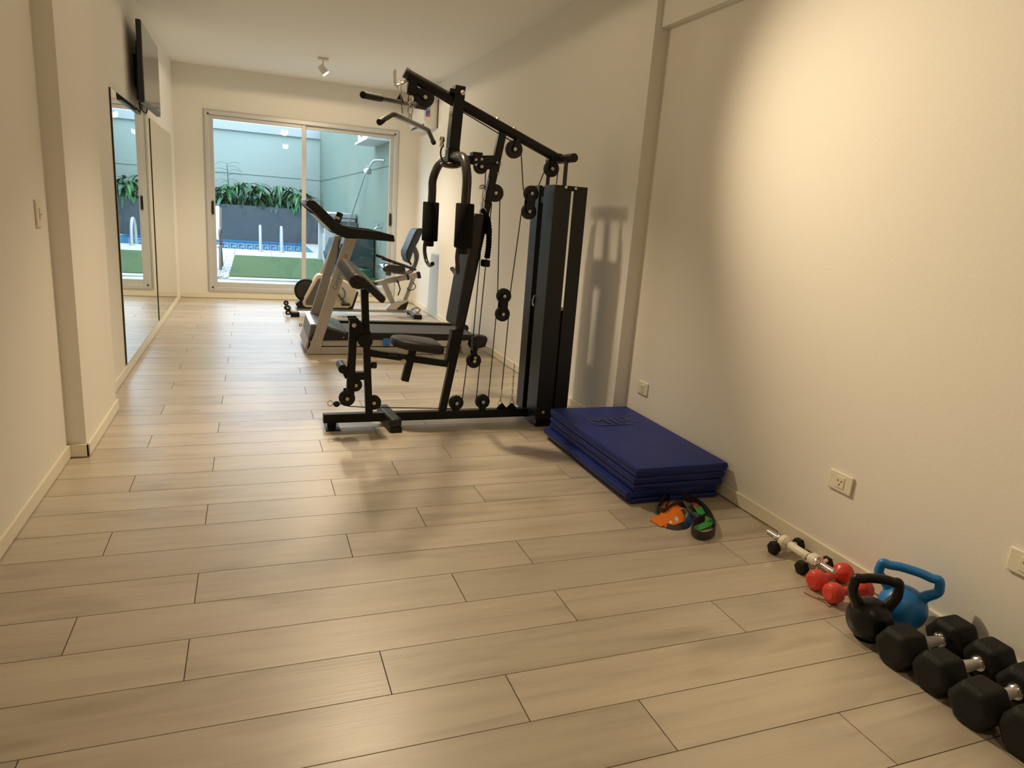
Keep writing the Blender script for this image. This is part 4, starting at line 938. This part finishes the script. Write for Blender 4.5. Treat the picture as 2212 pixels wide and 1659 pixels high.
def sheet(m, lay, th=.0016):
    up_ = []; lo = []
    for a, b_ in lay:
        up_.append([m.bm.verts.new(a+(b_-a)*k/4+V(0, 0, th/2)) for k in range(5)]); lo.append([m.bm.verts.new(a+(b_-a)*k/4-V(0, 0, th/2)) for k in range(5)])
    n = len(lay)
    for i in range(n-1):
        for k in range(4): m._f([up_[i][k], up_[i][k+1], up_[i+1][k+1], up_[i+1][k]]); m._f([lo[i][k], lo[i+1][k], lo[i+1][k+1], lo[i][k+1]])
        m._f([up_[i][0], up_[i+1][0], lo[i+1][0], lo[i][0]]); m._f([up_[i][4], lo[i][4], lo[i+1][4], up_[i+1][4]])
    m._f(up_[0]+lo[0][::-1]); m._f(up_[-1]+lo[-1][::-1])
sheet(m, lay); m.build('band_sheet', M_['orange'], ob, angle=60)
m = MB(); lay = [[fl((1.721, 2.413), .004), fl((1.719, 2.399), .004)], [fl((1.794, 2.457), .018), fl((1.784, 2.405), .010)], [fl((1.865, 2.504), .022), fl((1.841, 2.423), .010)], [fl((1.880, 2.511), .020), fl((1.854, 2.435), .006)]]
sheet(m, lay); fd = m.build('band_fold', M_['orange'], ob, angle=60)
m = MB()
for a, b_ in (((1444, 1132), (1452, 1136)), ((1455, 1126), (1463, 1131)), ((1463, 1123), (1468, 1127))):
    pass
lay = [[fl((1.751, 2.426), .0135), fl((1.754, 2.411), .0105)], [fl((1.771, 2.437), .0165), fl((1.770, 2.417), .0125)]]; sheet(m, lay, .001)
lay = [[fl((1.795, 2.447), .0195), fl((1.791, 2.418), .0135)], [fl((1.819, 2.462), .0215), fl((1.810, 2.429), .0145)]]; sheet(m, lay, .001)
m.build('band_print', M_['label'], fd)
flatband('flat_band', [(1.996, 2.585), (1.971, 2.514), (1.955, 2.455)], (.012, .026, .018), .045, V(1, .15, -.1), 'green', 'green latex band draped inside the dark loop band')
flatband('flat_band', [(1.841, 2.350), (1.878, 2.357), (1.923, 2.367), (1.949, 2.386), (1.928, 2.395)], (.006, .010, .016, .024, .028), .030, V(.1, 1, .3), 'green', 'small green latex band curled inside the ring of the dark loop')
flatband('flat_band', [(1.804, 2.372), (1.853, 2.410), (1.908, 2.454), (1.908, 2.424)], (.006, .022, .024, .010), .038, V(1, .35, -.2), 'lblue', 'dark blue latex band between the orange and the green one')
flatband('flat_band', [(1.973, 2.568), (1.970, 2.536), (1.963, 2.511)], (.030, .034, .026), .028, V(1, .1, 0), 'maroon', 'maroon latex band tucked under the dark loop band above the green one')

# ------------------------------------------------------------ garden outside the window (ground level z = GZ)
GZ = .15
m = MB(); m.rng(-.9, 2.6, YB+.15, 10.75, .02, GZ-.02); struct(m.build('trim_1', M_['deck'], None)); bpy.data.objects['trim_1']['kind'] = 'structure'
m = MB(); m.rng(-4, 2.4, YB+.15, 22, -.9, -.62); struct(m.build('ground', M_['soil'], None))
m = MB(); m.rng(-.31, 1.895, 10.95, 15.0, -.6, GZ+.012); tag(m.build('lawn', M_['grass'], None), 'green artificial lawn outside the window before the pool', 'lawn', kind='stuff')
m = MB()
for y0, y1 in ((10.75, 11.9), (11.91, 13.0), (13.01, 14.1), (14.11, 15.0)):
    for x0_, x1_ in ((-4, -2.66), (-2.65, -1.56), (-1.55, -.46)): m.rng(x0_, x1_, y0, y1-.005, -.6, GZ)
for k in range(8): m.rng(-4+.735*k, -4+.735*k+.728, 15.0, 16.92, -.6, GZ)
m.rng(1.37, 1.895, 16.92, 20.4, -.6, GZ); m.rng(-.31, 1.895, 10.70, 10.95, -.6, GZ)
struct(m.build('paving', M_['paving'], None, bevel=.004))
m = MB(); random.seed(4)
m.rng(-.46, -.31, 10.95, 15.0, -.6, GZ-.03)
for i in range(520):
    m.ell((-.385+random.uniform(-.065, .065), 10.98+random.random()*4.0, GZ-.018+random.uniform(-.006, .012)), (random.uniform(.014, .028), random.uniform(.014, .03), random.uniform(.01, .018)), 8, 5)
tag(m.build('pebbles', M_['stones'], None), 'white pebble strip along the left edge of the lawn outside', 'pebbles', kind='stuff')
m = MB(); m.rng(-3.98, 1.335, 16.94, 20.33, -.6, -.30); tag(m.build('pool_water', M_['water'], None), 'blue water of the small pool outside', 'water', kind='stuff')
# pool wall with tile band (procedural key pattern)
mt = bpy.data.materials.new('pool_tile'); mt.use_nodes = True; nt = mt.node_tree; b = nt.nodes['Principled BSDF']; b.inputs['Roughness'].default_value = .25; b.inputs['Base Color'].default_value = (.14, .31, .44, 1); M_['tile'] = mt
M_['tilew'] = new_mat('tile_pale', (.36, .46, .50), .3); M_['tiled'] = new_mat('tile_dark_blue', (.05, .17, .34), .3)
pl = thing('swimming_pool', 'blue tiled swimming pool with a key pattern border, outside', 'pool', (-1, 18.6, -.3))
m = MB(); m.rng(-3.99, 1.37, 20.34, 20.4, -.6, GZ); m.rng(1.34, 1.37, 16.92, 20.34, -.6, GZ-.001); m.rng(-3.99, 1.34, 16.90, 16.93, -.6, GZ-.002); m.build('pool_wall', M_['tile'], pl)
m = MB(); m.rng(-3.99, 1.34, 20.325, 20.34, GZ-.055, GZ-.01); m.rng(-3.99, 1.34, 20.325, 20.34, -.20, -.17); m.build('border_line', M_['tiled'], pl)
m = MB(); s_ = .205
for k in range(21):
    x = 1.10-k*s_
    m.rng(x, x+.165, 20.325, 20.338, -.14, .07)
m.build('key_tile', M_['tilew'], pl)
m = MB()
for k in range(21):
    x = 1.10-k*s_+.03; z = -.115; a = .105; h = .16; w_ = .024; y = (20.317, 20.326)
    m.rng(x, x+w_, *y, z, z+h); m.rng(x, x+a, *y, z+h-w_, z+h); m.rng(x, x+a, *y, z, z+w_); m.rng(x+a-w_, x+a, *y, z, z+.06); m.rng(x+.05, x+a, *y, z+.045, z+.068)
m.build('key_motif', M_['tiled'], pl)
for xx, lab in ((.193, 'left white handrail post at the pool edge outside'), (.643, 'right white handrail post at the pool edge outside')):
    t = thing('pool_rail', lab, 'pool handrail', (xx, 16.65, GZ), 'pool handrails')
    m = MB(); m.tube([(xx, 16.45, GZ), (xx, 16.48, GZ+.32), (xx, 16.60, GZ+.50), (xx, 16.78, GZ+.54), (xx, 16.98, GZ+.44), (xx, 17.05, GZ+.2), (xx, 17.05, -.4)], .028, 12, sub=5); m.build('rail_tube', M_['whitepost'], t)
    m = MB(); m.cyl((xx, 16.45, GZ), (xx, 16.45, GZ+.012), .06, 16); m.build('floor_flange', M_['steel'], t)
# planter and garden walls
m = MB(); m.rng(-3.99, 1.895, 20.405, 20.52, GZ, 1.075); m.rng(-3.99, 1.895, 20.52, 21.49, GZ, .95)
pt = tag(m.build('planter', M_['planter'], None, bevel=.006), 'long grey concrete planter behind the pool', 'planter')
m = MB(); m.rng(-3.98, 1.89, 20.53, 21.48, .95, .99); m.build('soil', M_['soil'], pt)
def gwall(name, q, band):
    m = MB(); m.rng(*q); return struct(m.build(name, M_['gwall'], None, smooth_=False))
struct(MB().rng(-4.2, 2.1, 21.5, 21.7, -.6, 3.05).build('wall_garden_back', M_['gwall'], None, smooth_=False))
struct(MB().rng(-4.2, 2.1, 21.42, 21.72, 3.05, 3.27).build('trim_2', M_['gband'], None, smooth_=False))
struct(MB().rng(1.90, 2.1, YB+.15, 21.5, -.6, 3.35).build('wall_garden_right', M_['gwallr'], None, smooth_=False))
struct(MB().rng(-4.2, -4.0, YB+.15, 21.5, -.6, 3.0).build('wall_garden_left', M_['gwall'], None, smooth_=False))
m = MB(); m.rng(-4, 1.9, 21.492, 21.4995, 1.905, 1.917); m.rng(1.892, 1.8995, YB+.2, 21.49, 1.885, 1.897); struct(m.build('trim_3', M_['planter'], None))
# plants
random.seed(11)
def leaf(m, base, yaw, length, width, lift, droop, mi):
    u = V(math.cos(yaw), math.sin(yaw), 0); s = V(-math.sin(yaw), math.cos(yaw), 0); n = 7; rows = []
    for i in range(n):
        t = i/(n-1); p = base+u*(length*(t-.12*t*t))+V(0, 0, lift*t-droop*t*t)
        w_ = width*math.sin(PI*min(1, t*.93+.07))**.8*(.5 if i == 0 else 1)
        if i == n-1: w_ = .002
        rows.append([m.bm.verts.new(p-s*w_/2+V(0, 0, .006)), m.bm.verts.new(p), m.bm.verts.new(p+s*w_/2+V(0, 0, .006))])
    m.mi = mi
    for A, B in zip(rows, rows[1:]):
        m._f([A[0], A[1], B[1], B[0]]); m._f([A[1], A[2], B[2], B[1]])
def plant(x, y, z0, stems, label, H=(.30, .68), leafl=(.30, .58), tall=False):
    t = thing('leafy_plant', label, 'plant', (x, y, z0), 'plants in the grey planter')
    m = MB(); st = MB()
    for s in range(stems):
        a = random.random()*2*PI; h = random.uniform(*H); bx = V(x+random.uniform(-.16, .16), y+random.uniform(-.16, .16), z0)
        tip = bx+V(math.cos(a)*.12, math.sin(a)*.12-.06, h)
        st.tube([bx, (bx+tip)/2+V(.02, 0, .02), tip], (.014, .007), 8)
        for k in range(random.randint(13, 18)):
            f = random.uniform(.35, 1) if k > 5 else 1
            p = bx+(tip-bx)*f
            leaf(m, p, random.random()*2*PI, random.uniform(*leafl), random.uniform(.06, .105), random.uniform(.02, .25), random.uniform(.15, .60), random.choice([0, 0, 1, 2, 3]))
    m.build('foliage', None, t, mats=leafm, angle=70); st.build('stem', leafm[3], t)
    return t
zs = .99
for x, y, n_, lab in ((-.62, 20.85, 6, 'leafy planter plant at the left edge of the window view, under the tall stalk'), (-.08, 20.9, 5, 'leafy planter plant left of the middle, between tall stalk and the pool posts'), (.30, 20.8, 6, 'leafy planter plant above the left pool post'), (.78, 20.85, 7, 'leafy planter plant above the right pool post'), (1.18, 20.8, 5, 'spiky planter plant just left of the window mullion'), (1.34, 20.85, 5, 'leafy planter plant in the far right corner of the planter'), (-1.25, 20.9, 6, 'leafy planter plant left of the window view, seen in the mirror'), (-1.9, 20.9, 6, 'leafy planter plant farthest left, seen in the mirror')):
    plant(x, y, zs, n_, lab)
# tall stalk
t = thing('tall_stalk', 'tall thin plant stalk with arching leaves rising above the planter at the left', 'plant', (-.57, 20.9, zs))
m = MB(); m.tube([(-.57, 20.9, zs), (-.56, 20.9, 1.7), (-.58, 20.9, 2.12)], (.014, .008), 8); m.build('stem', leafm[0], t)
m = MB()
for k, (z, yaw) in enumerate(((2.12, .2), (2.12, 2.9), (2.05, -.3), (1.95, 3.3), (1.93, .1), (1.8, 2.8), (1.82, -.6), (1.7, .3), (1.68, 3.5))):
    leaf(m, V(-.57, 20.9, z), yaw, random.uniform(.36, .52), .055, .22, random.uniform(.15, .35), k % 3)
m.build('foliage', None, t, mats=leafm, angle=70)
# dense shrubs trailing over the planter edge: dark leaf mass
t = thing('hedge_plant', 'dark dense low foliage hanging over the planter front edge', 'plant', (-.5, 20.6, .99))
m = MB(); random.seed(5)
for i in range(1500):
    x = random.uniform(-2.6, 1.70); z = random.uniform(1.0, 1.36); y = random.uniform(20.45, 20.9)
    leaf(m, V(x, y, z), random.uniform(-PI, 0)*1.0+random.uniform(-.4, .4), random.uniform(.10, .2), random.uniform(.03, .05), .03, random.uniform(.08, .2) if y > 20.5 else .03, random.choice([3, 3, 3, 0]))
m.build('foliage', None, t, mats=leafm, angle=70); t.children[0]['kind'] = 'stuff'
# outdoor condenser, shower, pole, grill, counter, covered thing, hose, tap, chair
t = thing('outdoor_condenser', 'grey outdoor air conditioner unit high on the green wall seen through the window', 'air conditioner', (1.75, 11.2, 2.3))
m = MB(); m.rng(1.62, 1.88, 10.55, 11.75, 2.27, 2.86); m.build('case', M_['alu'], t, bevel=.01)
m = MB(); m.cyl((1.615, 11.35, 2.56), (1.62, 11.35, 2.56), .24, 28); m.build('fan_grille', M_['bikegrey'], t)
m = MB(); m.rng(1.58, 1.90, 10.5, 11.8, 2.235, 2.265); m.build('shelf', M_['alu'], t)
t = thing('shower', 'chrome outdoor shower head on the green wall seen through the window', 'shower', (1.88, 11.3, 1.95))
m = MB(); m.tube([(1.90, 10.85, 1.985), (1.85, 10.95, 1.99), (1.78, 11.05, 1.98), (1.74, 11.12, 1.93), (1.72, 11.18, 1.86)], .016, 10, sub=5); m.build('shower_arm', M_['steel'], t)
m = MB(); m.cyl((1.72, 11.18, 1.865), (1.705, 11.22, 1.815), .026, 14, .065); m.build('shower_head', M_['steel'], t)
t = thing('cleaning_pole', 'long thin pale pole leaning on the green wall outside', 'pole', (1.75, 12.6, GZ))
m = MB(); m.tube([(1.56, 14.1, GZ+.01), (1.875, 12.4, 1.93)], .012, 10); m.build('pole_shaft', M_['steel'], t)
m = MB(); m.tube([(1.86, 12.5, 1.83), (1.88, 12.37, 1.96)], .017, 10); m.build('pole_grip', M_['whitepost'], t)
t = thing('barbecue_counter', 'white and grey outdoor counter against the green wall', 'counter', (1.6, 14, GZ))
m = MB(); m.rng(1.29, 1.88, 13.55, 13.75, GZ, .93); m.rng(1.29, 1.88, 14.75, 14.95, GZ, .93); m.build('side_wall', M_['whitepost'], t, bevel=.006)
m = MB(); m.rng(1.25, 1.89, 13.5, 15.0, .93, .97); m.build('counter_top', M_['planter'], t)
m = MB(); m.rng(1.36, 1.88, 13.75, 14.75, GZ, .70); m.build('cupboard', M_['alu'], t, bevel=.006)
t = thing('grill', 'stainless steel grill box on the outdoor counter', 'grill', (1.6, 14.1, .97))
m = MB(); m.rng(1.32, 1.86, 13.62, 14.75, .975, 1.04); m.build('body', M_['steel'], t, bevel=.008)
m = MB(); m.prism([(1.30, 1.045), (1.87, 1.045), (1.87, 1.13), (1.38, 1.13), (1.30, 1.08)], 13.60, 14.77); m.build('lid', M_['steel'], t, bevel=.01)
t = thing('covered_furniture', 'dark green covered bulky furniture outside behind the right glass pane', 'furniture', (1.6, 12.2, GZ))
m = MB(); random.seed(8)
pr = [(1.28, GZ), (1.24, .42), (1.34, .68), (1.48, .72), (1.55, .84), (1.86, .88), (1.87, GZ)]
m.prism(pr, 11.45, 13.25); bmesh.ops.subdivide_edges(m.bm, edges=m.bm.edges[:], cuts=5, use_grid_fill=True)
for v in m.bm.verts: v.co += V(random.uniform(-.012, .012), random.uniform(-.012, .012), random.uniform(-.012, .012) if v.co.z > GZ+.02 else 0)
m.build('cover', M_['tarp'], t, angle=70)
t = thing('garden_hose', 'coiled green garden hose on the lawn behind the right glass pane', 'hose', (1.5, 10.95, GZ))
m = MB(); P = []
for k in range(90):
    a = k*.42; R_ = .26+.03*math.sin(k*1.3); P.append((1.50+R_*math.cos(a)*1.0, 11.25+R_*.8*math.sin(a), GZ+.03+.0016*k+.012*math.sin(k*.9)))
m.tube(P, .011, 8, sub=2); m.build('coil', M_['hose'], t)
t = thing('garden_tap', 'small chrome tap on the green wall near the right window handle', 'tap', (1.88, 11, .98))
m = MB(); m.tube([(1.90, 10.95, .99), (1.82, 10.95, .99), (1.79, 10.95, .96)], .014, 10); m.cyl((1.84, 10.95, .99), (1.84, 10.95, 1.03), .01, 10); m.cyl((1.84, 10.95, 1.03), (1.84, 10.95, 1.04), .03, 12); m.build('tap_body', M_['steel'], t)
t = thing('garden_chair', 'pale garden chair with dark curved legs cut by the left window frame', 'chair', (-.75, 12.0, GZ))
for s in (-1, 1):
    m = MB(); xx = -.72+s*.27
    m.tube([(xx, 11.62, GZ+.03), (xx, 11.68, .36), (xx+.0, 11.80, .52), (xx, 12.05, .50), (xx, 12.20, .62), (xx, 12.42, 1.10)], .022, 10, sub=5); m.build('side_frame', M_['bikegrey'], t)
    m = MB(); m.tube([(xx, 11.70, .70), (xx, 11.74, .78), (xx, 12.0, .78), (xx, 12.26, .74)], .02, 10, sub=5); m.tube([(xx, 11.72, .70), (xx, 11.92, .50)], .018, 8); m.build('arm_rest', M_['bikegrey'], t)
    m = MB(); m.tube([(xx, 11.95, .50), (xx, 12.30, GZ+.03)], .02, 10); m.build('leg', M_['bikegrey'], t)
m = MB(); m.box((-.72, 11.92, .52), (.50, .44, .02)); m.build('seat', M_['bikewhite'], t, bevel=.008)
m = MB(); m.box((-.72, 12.33, .86), (.50, .02, .56), Euler((-.33, 0, 0)).to_matrix()); m.build('backrest', M_['bikewhite'], t, bevel=.008)
